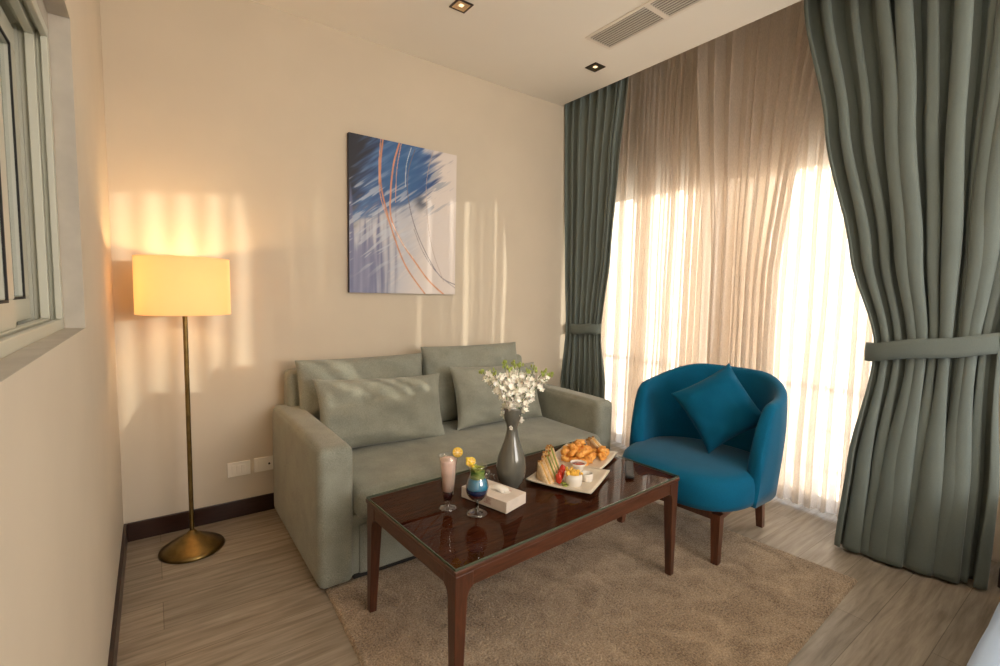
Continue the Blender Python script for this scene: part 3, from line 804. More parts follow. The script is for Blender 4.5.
# aprons
for (nm, a, b) in (('apron', (tt, .006, ap0), (TL-tt, .028, ap1)), ('apron', (tt, TW-.028, ap0), (TL-tt, TW-.006, ap1)), ('apron', (.006, tt, ap0), (.028, TW-tt, ap1)), ('apron', (TL-.028, tt, ap0), (TL-.006, TW-tt, ap1))):
    tb(nm, a, b, .002, 'mahog')
def table_leg(cx, cy, sx, sy):
    """square leg flush with the corner, tapering on its inner sides, curved brackets to both aprons"""
    g = G(); w = .048; prof = []
    R_ = .045
    def wd(z):   # width from outer faces
        if z > ap0: return w+R_*.0+.02
        t = (ap0-z)
        br = max(0, 1-t/R_); curve = R_*(1-math.sqrt(max(0, 1-br*br))) if br > 0 else 0
        taper = w-(w-.030)*(t/ap0)**1.0
        return taper+curve*.5
    zs = [0, ap0*.3, ap0*.6, ap0-R_]+[ap0-R_*(1-k/8) for k in range(1, 9)]+[ap1+.0]
    vs = []; fs = []
    for z in zs:
        ww = wd(z) if z < ap0 else wd(ap0-.0001)
        inset = .004
        for (a, b) in ((0, 0), (1, 0), (1, 1), (0, 1)):
            # L-shaped bracket approximated with the square leg widening
            vs.append((cx+sx*(inset+a*ww), cy+sy*(inset+b*ww), z))
    for i in range(len(zs)-1):
        for k in range(4): fs.append((i*4+k, i*4+(k+1) % 4, (i+1)*4+(k+1) % 4, (i+1)*4+k))
    fs += [(0, 1, 2, 3), tuple(4*(len(zs)-1)+k for k in range(4))]
    o = mesh('leg', vs, fs, 'mahog_leg', ct, False)
    b = o.modifiers.new('bevel', 'BEVEL'); b.width = .003; b.segments = 2; b.limit_method = 'ANGLE'
for (cx, cy, sx, sy) in ((0, 0, 1, 1), (TL, 0, -1, 1), (TL, TW, -1, -1), (0, TW, 1, -1)): table_leg(cx, cy, sx, sy)
M['topglass'] = mat('table_glass', (.85, .95, .9), .02, trans=1, ior=1.5)
M['glassedge'] = mat('glass_edge_green', (.07, .085, .06), .15)
# glass sheet: reflective clear face over the wood and a greenish polished rim
G().box((.006, .006, TH+.003), (TL-.006, TW-.006, TH+.0085)).out('glass_sheet', glass_mat('table_glass_clear', (.93, .95, .93), .40), ct)
g = G(); e = .0058
g.box((e-.003, e-.003, TH+.001), (TL-e+.003, e, TH+.0087)); g.box((e-.003, TW-e, TH+.0006), (TL-e+.003, TW-e+.003, TH+.0087))
g.box((e-.003, e, TH+.0006), (e, TW-e, TH+.0087)); g.box((TL-e, e, TH+.0006), (TL-e+.003, TW-e, TH+.0087))
g.out('glass_rim', 'glassedge', ct)
TZ_ = .497-.002+.0090   # resting height of things on the table

# ------------------------------------------------------------------ things on the table
# vase
vs_ = thing('flower_vase', 'tall grey hourglass vase on the coffee table', 'vase', (1.258, 1.612, TZ_))
prof = [(0, 0), (.034, 0), (.040, .006), (.052, .03), (.0605, .065), (.0615, .09), (.056, .125), (.043, .165), (.031, .20), (.0235, .235), (.022, .25), (.0255, .268), (.033, .29), (.037, .312), (.0385, .338), (.036, .34), (.034, .312), (.029, .285), (.018, .25), (.02, .2), (.03, .15), (0, .1)]
prof2 = cr(prof[:15], 4)+[tuple(p) for p in prof[15:]]
G().lathe([(max(0, p[0])*1.07, p[1]*1.04) for p in prof2], 56).out('body', 'vase', vs_, True)
g = G()
for k in range(5):
    a = k*1.256; g.ball((-.030+.006*math.cos(a), -.0300+.003*math.sin(a), .272+.006*math.sin(a)), .004, 8)
g.out('flower_mark', 'ceramic', vs_, True)
# flower sprigs
def blossom(g, c, r, rnd):
    nrm = Vector((rnd.uniform(-1, 1), rnd.uniform(-1, .6)-.25, rnd.uniform(-.3, 1))).normalized()
    t = nrm.cross(Vector((.3, .2, 1))).normalized(); b = nrm.cross(t)
    c = Vector(c); a0 = rnd.uniform(0, PI)
    for k in range(5):
        a = a0+2*PI*k/5; d = t*math.cos(a)+b*math.sin(a); s_ = nrm.cross(d)
        n0 = len(g.v)
        p = [c, c+d*r*.5+s_*r*.36+nrm*r*.12, c+d*r*.95+s_*r*.22+nrm*r*.30, c+d*r*1.02-s_*r*.22+nrm*r*.30, c+d*r*.5-s_*r*.36+nrm*r*.12, c+d*r*.55+nrm*r*.02]
        g.v += p; g.f += [(n0, n0+1, n0+5), (n0+1, n0+2, n0+5), (n0+2, n0+3, n0+5), (n0+3, n0+4, n0+5), (n0+4, n0, n0+5)]
mouth = Vector((1.258, 1.612, TZ_+.347))
rnd = random.Random(5)
sprigs = []
cam_r = Vector((.807, -.59, 0))   # direction across the bouquet
dep = Vector((.59, .807, 0))
for k in range(11):
    s = (k-5)/5.0
    lat = s*.145+.008+rnd.uniform(-.01, .01); dp = rnd.uniform(-.055, .055); hgt = .19-.045*abs(s)+rnd.uniform(-.02, .015)
    o = thing('flower_sprig', 'stem of small white blossoms with green tip in the grey vase', 'flower', tuple(mouth-Vector((0, 0, .08))), 0, 'white flower stems in the vase')
    tip = cam_r*lat+dep*dp+Vector((0, 0, .08+hgt))
    st0 = Vector((rnd.uniform(-.008, .008), rnd.uniform(-.008, .008), -.03)); mid = cam_r*lat*.20+dep*dp*.2+Vector((0, 0, .08+.01))
    path = [Vector(p) for p in cr([tuple(st0), tuple(mid), tuple((mid+tip)/2+Vector((0, 0, .01))), tuple(tip)], 5)]
    G().tube(path, .0016, 6).out('stem', 'stem', o, True)
    g = G(); gl = G()
    L_ = len(path)
    for q in range(36):
        t = .24+.66*(q/35.0); p = path[min(L_-1, int(t*(L_-1)))]
        off = Vector((rnd.uniform(-1, 1), rnd.uniform(-1, 1), rnd.uniform(-.8, .8)))*.024
        blossom(g, p+off, rnd.uniform(.011, .0165), rnd)
    g.out('blossoms', 'petal', o)
    for q in range(7):
        p = path[-1]+Vector((rnd.uniform(-1, 1)*.012, rnd.uniform(-1, 1)*.012, rnd.uniform(-.01, .015)))
        gl.ball(p, .0048, 6, (1, 1, 1.8))
    for q in range(3):
        a = rnd.uniform(0, 6.28); d = Vector((math.cos(a), math.sin(a), .6)); p = path[-1]-Vector((0, 0, .006)); s_ = d.cross(Vector((0, 0, 1))).normalized()*.005
        gl.add([p, p+d*.012+s_, p+d*.026, p+d*.012-s_], [(0, 1, 2, 3)])
    gl.out('green_tip', 'green', o, True)

# tissue box
tbx = thing('tissue_box', 'flat white tissue box with red lettering in front of the vase', 'tissue box', (1.078, 1.405, TZ_), math.radians(15.5))
# local x along (.149,.045) short side .155 ; local y long .245
BW, BL, BH = .130, .236, .045
g = G().box((0, 0, 0), (BW, BL, BH), .0015); g.out('carton', 'box', tbx)
g = G(); n = 24; vs = [(BW/2+.012, BL/2-.02, BH+.0008)]+[(BW/2+.012+.028*math.cos(2*PI*k/n), BL/2-.02+.055*math.sin(2*PI*k/n), BH+.0008) for k in range(n)]
g.add(vs, [(0, k+1, (k+1) % n+1) for k in range(n)]); g.out('opening', 'tissue', tbx)
vs = []; fs = []
for i in range(9):
    for j in range(9):
        u = i/8-.5; v = j/8-.5; e = 1-4*max(abs(u), abs(v))**2
        vs.append((BW/2+.012+u*.045, BL/2-.02+v*.075, BH+.0015+max(0, .013*e+.006*math.sin(9*u+4*v))))
for i in range(8):
    for j in range(8): fs.append((i*9+j, (i+1)*9+j, (i+1)*9+j+1, i*9+j+1))
mesh('tissue', vs, fs, 'tissue', tbx)
# red script-like mark on the side facing the room and band of small letters
def strokes(g, polys, sc, mtx, r=.0007):
    for pl in polys: g.tube([mtx @ Vector((x*sc, 0, y*sc)) for x, y in pl], r, 5)
side = Matrix.Translation((-.0003, .095, .014)) @ Matrix.Rotation(-PI/2, 4, 'Z')
g = G()
mark = [[(-.3, .9), (-.1, 1.15), (.15, 1.1), (.3, .85), (.1, .65), (-.15, .7), (-.3, .9)], [(-.15, .7), (-.3, .45), (.0, .5), (.3, .4)], [(.3, .85), (.55, 1.1), (.75, .95), (.6, .7), (.35, .6)]]
strokes(g, mark, .020, side)
letters = [[(-.9, 0), (-.9, .35), (-.75, .12), (-.6, .35), (-.6, 0)], [(-.45, 0), (-.3, .35), (-.15, 0)], [(0, .35), (0, 0), (.2, 0)], [(.35, 0), (.35, .35), (.55, .3), (.4, .18), (.58, 0)], [(.9, .35), (.7, .35), (.7, 0), (.9, 0)]]
strokes(g, letters, .020, side, .0006)
g.out('printed_mark', 'boxprint', tbx)
g = G()
top = Matrix.Translation((BW-.028, BL*.30, BH+.0003)) @ Matrix.Rotation(PI/2, 4, 'Z') @ Matrix.Rotation(-PI/2, 4, 'X')
strokes(g, letters, .022, top, .0006); g.out('printed_mark', 'boxprint', tbx)

# drink 1: tall tapered glass
d1 = thing('milkshake_glass', 'tall footed glass of pink milkshake with lemon slice', 'drink', (.916, 1.573, TZ_))
d1.scale = (1.1, 1.1, 1.1)
G().lathe([(0, 0), (.031, 0), (.032, .003), (.024, .007), (.010, .012), (.008, .02), (.014, .028), (.019, .05), (.024, .10), (.031, .175), (.0335, .195), (.0325, .195), (.030, .175), (.0228, .10), (.0178, .05), (.012, .032), (0, .029)], 40).out('glass', 'glass', d1, True)
G().lathe([(0, .031), (.0115, .033), (.0172, .05), (.0185, .064), (0, .065)], 32).out('syrup_layer', 'syrup', d1, True)
G().lathe([(0, .0652), (.0187, .0652), (.0222, .10), (.0302, .170), (.0313, .180), (.02, .184), (0, .185)], 32).out('milkshake', 'pink', d1, True)
def lemon(parent, c, rot, r=.017):
    mt = Matrix.Translation(c) @ rot
    f = G().lathe([(0, -.002), (r*.88, -.002), (r*.88, .002), (0, .002)], 24, mt).out('lemon_slice', 'lemon', parent)
    G().lathe([(r*.88, -.0022), (r, -.0015), (r, .0015), (r*.88, .0022)], 24, mt).out('rind', 'rind', f, True)
    g = G()
    for k in range(4):
        a = k*PI/4; d = Vector((math.cos(a), math.sin(a), 0))*r*.85
        g.tube([mt @ (d+Vector((0, 0, .0022))), mt @ (-d+Vector((0, 0, .0022)))], .0005, 4)
    g.out('pith', 'petal', f)
face = Matrix.Rotation(math.atan2(-.54, .84)+0, 4, 'Z') @ Matrix.Rotation(PI/2, 4, 'X')
lemon(d1, (.027, -.018, .205), face, .018)

# drink 2: hurricane glass
d2 = thing('cocktail_glass', 'stemmed glass of layered blue cocktail with lemon and mint', 'drink', (.986, 1.472, TZ_))
d2.scale = (1.27, 1.27, 1.14)
prof = [(0, 0), (.032, 0), (.033, .003), (.020, .008), (.006, .014), (.0045, .03), (.006, .044), (.018, .052), (.030, .068), (.0345, .09), (.031, .112), (.0245, .130), (.0245, .146), (.029, .168)]
pr = cr(prof[3:], 4)
outer = prof[:3]+[(max(0, a), b) for a, b in pr]
inner = [(a-.0012, b) for a, b in outer[::-1] if b > .053]
G().lathe(outer+inner+[(0, .052)], 40).out('glass', 'glass', d2, True)
G().lathe([(0, .012), (.009, .012), (.0052, .020), (.0048, .038), (.008, .048), (.014, .0505), (0, .0506)], 20).out('stem', 'stemglass', d2, True)
def fill(z0, z1, nm, m, cap=True):
    pp = [(a-.0018, b) for a, b in outer if z0 <= b <= z1 and b > .05]
    G().lathe([(0, pp[0][1])]+pp+[(0, pp[-1][1]+.0002)], 32).out(nm, m, d2, True)
fill(.053, .068, 'grenadine_layer', 'grenadine'); fill(.0681, .086, 'deep_blue_layer', 'deepblue'); fill(.0861, .125, 'blue_layer', 'blue'); fill(.1251, .150, 'green_layer', 'mint')
g = G()
for k in range(9):
    a = k*.7; g.ball((.014*math.cos(a)-.004, .014*math.sin(a), .152+.004*(k % 3)), .008, 8, (1.2, .8, .7), .5, k)
g.out('mint_leaves', 'lettuce', d2, True)
lemon(d2, (-.016, .014, .178), face @ Matrix.Rotation(.5, 4, 'Y'), .016)
g = G()
for k in range(5): g.ball((-.025+.004*k, .018-.004*k, .19-.009*k), .006, 8, (1, 1, .8), .6, k+20)
g.out('fruit_garnish', 'rind', d2, True)

# clear glass mug behind
mg = thing('glass_mug', 'small clear glass mug standing behind the blue cocktail', 'mug', (1.142, 1.665, TZ_))
G().lathe([(0, 0), (.028, 0), (.030, .003), (.031, .065), (.0325, .072), (.0305, .072), (.0292, .06), (.0285, .006), (0, .006)], 36).out('body', 'glass', mg, True)
hd = Vector((.84, -.54, 0))
G().tube([hd*(.030)+Vector((0, 0, .06)), hd*.047+Vector((0, 0, .058)), hd*.053+Vector((0, 0, .04)), hd*.046+Vector((0, 0, .02)), hd*.030+Vector((0, 0, .014))], .0035, 8).out('handle', 'glass', mg, True)

# plates
def plate(label, cx, cy, ang, s, grp=None):
    t = thing('square_plate', label, 'plate', (cx, cy, TZ_), ang, grp)
    n = 20; vs = []; fs = []
    for side in (0, 1):
        for i in range(n+1):
            for j in range(n+1):
                u = -1+2*i/n; v = -1+2*j/n; rr = max(abs(u), abs(v))
                z = .006+.010*smoothstep(.55, 1, rr)+.006*(u*u*v*v)
                if side: z = max(.0, z-.006) if rr > .5 else 0
                vs.append((u*s/2, v*s/2, z))
    m_ = (n+1)**2
    for i in range(n):
        for j in range(n):
            a = i*(n+1)+j; q = (a, a+n+1, a+n+2, a+1); fs.append(q); fs.append(tuple(m_+x for x in q[::-1]))
    for i in range(n):
        for (a, b) in ((i*(n+1), (i+1)*(n+1)), (i*(n+1)+n, (i+1)*(n+1)+n), (i, i+1), (n*(n+1)+i, n*(n+1)+i+1)): fs.append((a, b, b+m_, a+m_))
    mesh('dish', vs, fs, 'plate', t)
    return t
PA = math.atan2(.137, .28)
P1 = Vector((1.532, 1.528, TZ_)); plate('square cream plate of sandwiches and fries at the front', P1.x, P1.y, PA, .300)
P2A = math.atan2(.084, .182)
P2 = Vector((1.785, 1.685, TZ_)); plate('square cream plate of fried pieces at the far end', P2.x, P2.y, P2A, .285)
def on(P, ang, x, y, z=0): return (P.x+x*math.cos(ang)-y*math.sin(ang), P.y+x*math.sin(ang)+y*math.cos(ang), P.z+z)
# sandwiches: triangular wedges standing on their cut edge
def sandwich(label, loc, rz, tilt, h=.095, w=.10, layers=3, th=.011):
    o = thing('club_sandwich', label, 'sandwich', loc, 0, 'club sandwich wedges on the front plate'); o.rotation_euler = (0, tilt, rz)
    x = 0
    tri = [(-w/2, 0), (w/2, 0), (w*.44, h)]
    def slab(x0, x1, k, nm, m, jit=0):
        g = G(); bm = bmesh.new()
        P_ = [(p[0]*k, p[1]*k+(.004 if nm != 'bread_slice' else 0)) for p in tri]
        vs = [bm.verts.new((x0, p[0], p[1])) for p in P_]+[bm.verts.new((x1, p[0], p[1])) for p in P_]
        for f in ((2, 1, 0), (3, 4, 5), (0, 1, 4, 3), (1, 2, 5, 4), (2, 0, 3, 5)): bm.faces.new([vs[i] for i in f])
        bmesh.ops.bevel(bm, geom=list(bm.edges), offset=.0025, segments=2, affect='EDGES')
        bm.verts.index_update(); g.add([v.co.copy() for v in bm.verts], [[v.index for v in f.verts] for f in bm.faces]); bm.free()
        return g.out(nm, m, o, True)
    fills = ['cheese', 'lettuce', 'tomato']
    for k in range(layers):
        b = slab(x, x+th, 1, 'bread_slice', 'toast')
        # crust along the outer edge
        g = G(); g.tube([(x+th/2, w*.44-.002, h-.001), (x+th/2, w/2-.001, .004)], th*.5, 8).out('crust', 'crust', b, True)
        x += th
        if k < layers-1:
            slab(x-.001, x+.007, .96, 'filling', fills[k % 3]); x += .006
    return o
spots = [(-.130, .080, .05, .03, 2, .086), (-.100, .072, .0, -.03, 3, .100), (-.064, .080, .05, -.02, 3, .110), (-.014, .092, .0, .02, 3, .114), (.034, .105, .05, .04, 2, .108)]
sl = ['nearest browned sandwich wedge at the left corner of the front plate', 'second sandwich wedge from the left, beside a tomato piece', 'middle sandwich wedge in the row on the front plate', 'fourth sandwich wedge from the left, tall with pale bread', 'farthest sandwich wedge in the row, next to the fried pieces']
for (x, y, r, tl, ly, hh), lb in zip(spots, sl):
    sandwich(lb, on(P1, PA, x, y, .012), PA+r-.60, tl, hh, .096, ly)
# tomato wedges
for k, (x, y, z, lb) in enumerate(((-.104, .012, .014, 'red tomato wedge nearest the plate edge by the sandwiches'), (-.062, .018, .016, 'red tomato wedge in the middle of the sandwich row'), (-.018, .026, .020, 'red tomato wedge beside the fries ramekin, farthest of three'))):
    o = thing('tomato_wedge', lb, 'tomato', on(P1, PA, x, y, z), .3*k, 'tomato wedges on the front plate')
    G().ball((0, 0, .022), .022, 14, (.55, .75, 1.15), .2, k).out('flesh', 'tomato', o, True)
for k, (x, y) in enumerate(((-.118, -.022), (-.100, -.030), (-.106, -.012))):
    o = G().lathe([(0, 0), (.011, 0), (.012, .0015), (.011, .003), (0, .003)], 18).out('pickle_slice', 'lettuce', None, True, on(P1, PA, x, y, .0115+.0032*k))
    tag(o, 'round pickle slice lying at the foot of the sandwiches', 'pickle', 'pickle slices on the front plate')
# ramekins
def ramekin(label, loc, r, h, m_in, grp='white ramekins on the front plate'):
    o = thing('ramekin', label, 'ramekin', loc, 0, grp)
    G().lathe([(0, 0), (r*.86, 0), (r*.92, .003), (r*.98, h*.5), (r, h), (r*.93, h), (r*.90, h*.3), (0, h*.28)], 40).out('bowl', 'ceramic', o, True)
    if m_in: G().lathe([(0, h*.62), (r*.9, h*.62), (r*.9, h*.58), (0, h*.58)], 30).out('sauce', m_in, o, True)
    return o
RP = on(P1, PA, -.071, -.045, .0068); ramekin('white ramekin full of fries on the front plate', RP, .040, .054, None)
RP2 = on(P1, PA, .002, -.085, .0068); ramekin('smaller white ramekin beside the fries, to their right', RP2, .026, .038, 'ceramic')
rnd = random.Random(3)
for k in range(26):
    a = rnd.uniform(0, 2*PI); rr = .036*math.sqrt(rnd.random()); L_ = rnd.uniform(.042, .056)
    o = G().box((-.005, -.005, 0), (.005, .005, L_), .001).out('french_fry', 'fry', None, False, (RP[0]+rr*.8*math.cos(a), RP[1]+rr*.8*math.sin(a), RP[2]+.018))
    o.rotation_euler = (rnd.uniform(-.35, .35), rnd.uniform(-.35, .35), rnd.uniform(0, 3))
    tag(o, 'golden french fry standing in the white ramekin', 'french fry', 'fries in the ramekin')
# sauce dish standing on the plate edge
sd = thing('sauce_dish', 'white flared dish of red sauce between the two plates', 'sauce dish', on(P1, PA, .112, -.006, .0075), PA)
G().lathe([(0, 0), (.018, 0), (.021, .004), (.030, .022), (.040, .036), (.038, .0365), (.028, .023), (.018, .010), (0, .008)], 40).out('bowl', 'ceramic', sd, True)
G().lathe([(0, .029), (.0325, .029), (.030, .026), (0, .024)], 30).out('sauce', 'ketchup', sd, True)
# fried pieces
rnd = random.Random(12)
pl = []
for k in range(31):
    if k < 15: x, y, z = -.115+.048*(k % 5)+rnd.uniform(-.006, .006), -.045+.048*(k//5)+rnd.uniform(-.005, .005), .022
    elif k < 24: q = k-15; x, y, z = -.09+.052*(q % 3)*1.0+rnd.uniform(-.006, .006), -.015+.040*(q//3), .050
    elif k < 27: q = k-24; x, y, z = -.065+.05*(q % 3), .03, .072
    else: q = k-27; x, y, z = (.028, .062, .045, .10)[q], (-.095, -.085, -.085, -.085)[q], (.024, .024, .050, .024)[q]
    pl.append((x, y, z))
for k, (x, y, z) in enumerate(pl):
    g = G().ball((0, 0, 0), .024, 16, (1.15, .9, .72), .5, k)
    o = g.out('fried_piece', 'nugget', None, True, on(P2, P2A, x, y, z)); o.rotation_euler = (rnd.uniform(-.5, .5), rnd.uniform(-.5, .5), rnd.uniform(0, 3))
    tag(o, 'golden fried bite piled on the far plate', 'fried bite', 'fried bites on the far plate')
def wedge2(lb, loc, rz, tl, h):
    o = sandwich(lb, loc, rz, tl, h, .08, 2, .012); o['group'] = 'toasted wedges on the far plate'; o['label'] = lb; return o
wedge2('toasted wedge leaning at the right end of the far plate', on(P2, P2A, .085, -.045, .030), P2A-.5, -.35, .06)
wedge2('toasted wedge lying nearest the chair on the far plate', on(P2, P2A, .108, -.02, .014), P2A-.6, -.45, .062)

# remote
rm = thing('remote_control', 'black television remote on the right end of the table', 'remote control', (1.848, 1.436, TZ_), math.atan2(.165, .20)-PI/2)
G().box((-.020, -.105, 0), (.020, .105, .015), .005, 3).out('body', 'remote', rm, True)
g = G()
for i in range(3):
    for j in range(6): G().box((-.015+i*.011, .085-j*.022, .0158), (-.008+i*.011, .094-j*.022, .0178), .001).out('button', 'button', rm)

# ------------------------------------------------------------------ armchair
CA = math.radians(4.5)
ac = thing('armchair', 'teal velvet tub armchair with brown wooden legs', 'armchair', (2.575, 1.50, 0), CA)
# local: -x front, +x back
def leg(x, y, lean_x=0, lean_y=0, z0=0):
    g = G(); a = .017; b = .024
    z1 = .268
    g.hexa([(x+lean_x-a, y+lean_y-a, z0), (x+lean_x+a, y+lean_y-a, z0), (x+lean_x+a, y+lean_y+a, z0), (x+lean_x-a, y+lean_y+a, z0)],
           [(x-b, y-b, z1), (x+b, y-b, z1), (x+b, y+b, z1), (x-b, y+b, z1)])
    g.out('leg', 'chairwood', ac)
leg(-.325, -.262, -.010, -.01, RZ-.001); leg(-.325, .285, -.010, .01, RZ-.001); leg(.27, -.235, .03, -.01, 0.0); leg(.27, .285, .03, .01, 0.0)
g = G()
g.box((-.338, -.24, .232), (-.313, .26, .285), .002); g.box((.26, -.21, .232), (.285, .26, .285), .002)
g.hexa([(-.30, -.275, .232), (.25, -.248, .232), (.25, -.223, .232), (-.30, -.250, .232)], [(-.30, -.275, .285), (.25, -.248, .285), (.25, -.223, .285), (-.30, -.250, .285)]); g.box((-.30, .273, .232), (.25, .298, .285), .002)
g.out('wooden_rail', 'chairwood', ac)
# seat: D-shaped puffy cushion
def seat_outline(t, k=1.0):
    # superellipse, squarer at front
    c, s = math.cos(t), math.sin(t)
    ex = 3.2 if c < 0 else 2.6
    rx = .432 if c < 0 else .35; ry = .368
    x = math.copysign(abs(c)**(2/ex), c)*rx; y = math.copysign(abs(s)**(2/ex), s)*ry
    return x*k, y*k
n = 96; lay = [(0, .278), (.80, .278), (.93, .280), (.985, .292), (1.0, .32), (1.006, .36), (1.0, .40), (.975, .432), (.93, .448), (.86, .457), (.7, .463), (.4, .468), (0, .47)]
vs = []; fs = []; rings = []
for k, z in lay:
    if k == 0: rings.append([len(vs)]); vs.append((0, 0, z)); continue
    rings.append(list(range(len(vs), len(vs)+n)))
    for q in range(n):
        x, y = seat_outline(2*PI*q/n, k); zz = z
        if z > .35: zz -= .022*smoothstep(-.05, .3, x)
        vs.append((x-.0, y, zz))
for a, b in zip(rings, rings[1:]):
    for q in range(n):
        if len(a) == 1: fs.append((a[0], b[(q+1) % n], b[q]))
        elif len(b) == 1: fs.append((a[q], a[(q+1) % n], b[0]))
        else: fs.append((a[q], a[(q+1) % n], b[(q+1) % n], b[q]))
mesh('seat', vs, fs, 'teal', ac)
# shell
def shell_path(s):
    """s in -1..1 around the U; returns outer point and outward normal"""
    # straight arms then half superellipse
    t = s*PI*.5   # -90..90 deg at back portion
    xf = -.145
    a_len = .30; arc = 1.0
    S = abs(s); sg = 1 if s > 0 else -1
    if S > .66:
        q = (S-.66)/.34; x = .02+(xf-.02)*q; y = .405-.012*q
        return Vector((x, sg*y)), Vector((0, sg))
    th = S/.66*PI/2
    x = .02+.375*math.cos(th)**(2/2.3) if th < PI/2 else .02
    y = .405*math.sin(th)**(2/2.3)
    p = Vector((x, sg*y))
    nn = Vector((math.cos(th), sg*math.sin(th)))
    return p, nn.normalized()
def rim(S):
    # height of rim along |s|: high at back, sloping, then dropping at the arm front
    base = .925-.11*smoothstep(.15, .75, S)
    drop = smoothstep(.66, 1.0, S)
    return base-(base-.55)*(1-math.sqrt(max(0, 1-drop**2.2)))
NS = 96; vs = []; fs = []; NC = 0
for i in range(NS+1):
    s = -1+2*i/NS
    # pack samples near the ends
    s = math.sin(s*PI/2)*.35+s*.65
    p, nn = shell_path(s); zt = rim(abs(s)); z0 = .283
    th = .062
    e = smoothstep(1.0, .93, abs(s)); th2 = th*(.45+.55*math.sqrt(e)) if e > 0 else th*.45
    cs = []
    flare = lambda z: .02*smoothstep(.28, .8, z)-.02
    for k in range(8):   # outer up
        z = z0+(zt-.035-z0)*k/7; cs.append((p+nn*(flare(z)+.01*math.sin(PI*k/7)), z))
    rr = th2/2
    for k in range(1, 8):
        a = PI*k/8; z = zt-.035+.035*math.sin(a); cs.append((p+nn*(flare(zt)-rr+rr*math.cos(a)), z))
    for k in range(8):
        z = zt-.035-(zt-.035-z0)*k/7; cs.append((p+nn*(flare(z)-th2+(-.012*math.sin(PI*k/7))), z))
    NC = len(cs)
    for q, z in cs: vs.append((q.x, q.y, z))
for i in range(NS):
    for k in range(NC): fs.append((i*NC+k, (i+1)*NC+k, (i+1)*NC+(k+1) % NC, i*NC+(k+1) % NC))
fs.append(tuple(range(NC))); fs.append(tuple(NS*NC+k for k in range(NC)))
mesh('backrest_shell', vs, fs, 'teal', ac)
cu = cushion('throw_pillow', 'teal square cushion propped on its corner in the armchair', .385, .385, .165, (2.655, 1.50, .449), (0, 0, 0), 'tealp', 8, None, wr=.006)
# stand the square on a corner: turn it in its plane, lean it back, face it to the room
cu.rotation_mode = 'QUATERNION'
mtx = Matrix.Rotation(math.radians(-46), 4, 'Z') @ Matrix.Rotation(-.36, 4, 'X') @ Matrix.Rotation(math.radians(-31), 4, 'Y')
cu.rotation_quaternion = mtx.to_quaternion()
cu.location = Vector((2.625, 1.43, .722))-mtx.to_3x3() @ Vector((0, 0, .1925))

# ------------------------------------------------------------------ bed corner at the lower right
bd = thing('bed', 'corner of a bed with pale blue-white linen at lower right', 'bed', (2.2, -.812, 0))
G().box((-.85, -1.0, .02), (.85, .96, .30), .02).out('bed_base', 'bedbase', bd)
g = G(); soft(g, (-.87, -1.0, .3), (.87, .985, .53), .06, (0, 0, .01), 16); g.out('mattress', 'bedding', bd, True)
g = G(); soft(g, (-.89, -.6, .30), (.89, 1.0, .555), .05, (0, 0, .008), 18, .006); g.out('duvet', 'bedding', bd, True)

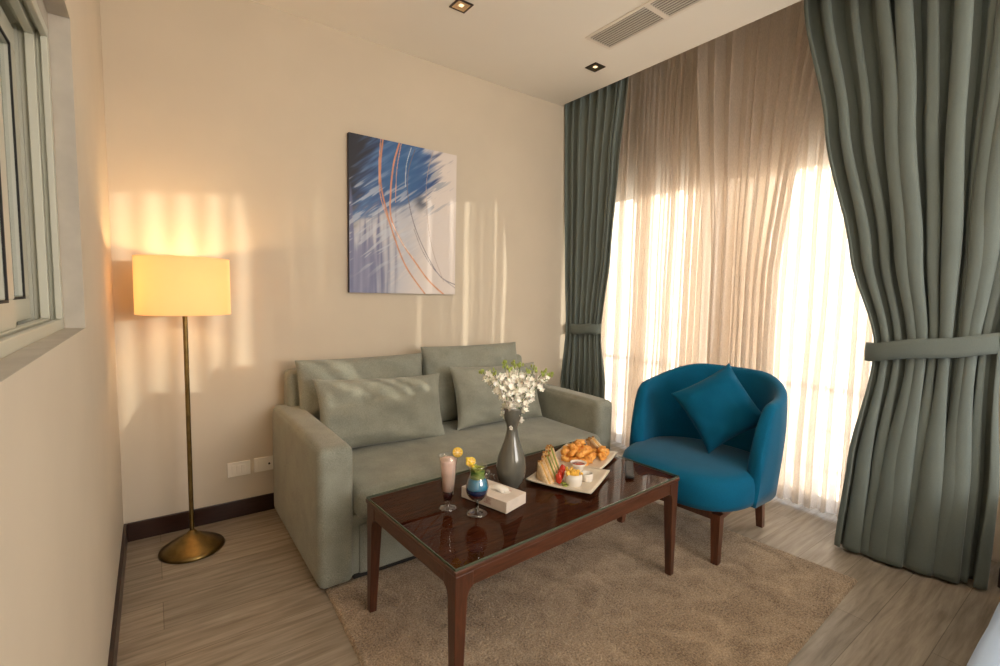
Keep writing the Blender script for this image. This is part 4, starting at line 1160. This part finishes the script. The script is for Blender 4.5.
# ------------------------------------------------------------------ light
w = bpy.data.worlds.new('sky'); scene.world = w; w.use_nodes = True
N = w.node_tree.nodes; L = w.node_tree.links; bg = N['Background']
tc = N.new('ShaderNodeTexCoord'); sx = N.new('ShaderNodeSeparateXYZ'); L.new(tc.outputs['Generated'], sx.inputs[0])
r = N.new('ShaderNodeValToRGB')
r.color_ramp.elements[0].position = .45; r.color_ramp.elements[0].color = (1.0, .88, .74, 1)
r.color_ramp.elements[1].position = .75; r.color_ramp.elements[1].color = (.80, .86, 1.0, 1)
e1 = r.color_ramp.elements.new(.50); e1.color = (1, .94, .87, 1); e2 = r.color_ramp.elements.new(.58); e2.color = (1, .975, .94, 1)
mr = N.new('ShaderNodeMapRange'); mr.inputs['From Min'].default_value = -1; mr.inputs['From Max'].default_value = 1
L.new(sx.outputs['Z'], mr.inputs[0]); L.new(mr.outputs[0], r.inputs[0]); L.new(r.outputs[0], bg.inputs['Color'])
bg.inputs['Strength'].default_value = 3.5

SUN_DIR = Vector((-.85, .52, -.09)).normalized()
sn = light('SUN', 'sun', (8, -1, 3), 13, (1, .90, .76), math.radians(.6))
sn.rotation_euler = SUN_DIR.to_track_quat('-Z', 'Y').to_euler()
# added fill lights below the unseen ceiling behind the viewer
for (x, y) in ((.9, -.5), (2.2, -.5), (.9, -1.7), (2.2, -1.7)):
    light('AREA', 'ceiling_fill_light', (x, y, H-.02), 4.5, (1, .90, .77), .35)

# added area fill light at the made-up window behind the viewer
dl = light('AREA', 'front_fill_light', ((FW[0]+FW[1])/2, YF+.02, 1.8), 48, (1, .90, .77), 1.9, rot=(math.radians(106), 0, 0))
dl.data.shape = 'RECTANGLE'; dl.data.size_y = 1.4

# ------------------------------------------------------------------ camera
cam = bpy.data.cameras.new('camera'); co = bpy.data.objects.new('camera', cam); link(co)
cam.sensor_width = 36; cam.sensor_fit = 'HORIZONTAL'; cam.lens = 36*476.35/1000; cam.clip_start = .02
yaw, pit, rol = (math.radians(a) for a in (36.2196, -4.7479, 1.2449))
f = Vector((math.sin(yaw)*math.cos(pit), math.cos(yaw)*math.cos(pit), math.sin(pit)))
rr = f.cross(Vector((0, 0, 1))).normalized(); uu = rr.cross(f)
r2 = rr*math.cos(rol)+uu*math.sin(rol); u2 = -rr*math.sin(rol)+uu*math.cos(rol)
mw = Matrix((( r2.x, u2.x, -f.x, 0), (r2.y, u2.y, -f.y, 0), (r2.z, u2.z, -f.z, 1.35), (0, 0, 0, 1)))
co.matrix_world = mw
scene.camera = co
vsn = scene.view_settings
vsn.view_transform = 'Standard'; vsn.look = 'None'; vsn.gamma = 1; vsn.use_curve_mapping = False; vsn.exposure = .40
c = scene.cycles
c.use_denoising = True; c.max_bounces = 10; c.diffuse_bounces = 6; c.glossy_bounces = 4; c.transmission_bounces = 6; c.transparent_max_bounces = 24
c.sample_clamp_indirect = 6; c.caustics_reflective = False; c.caustics_refractive = False
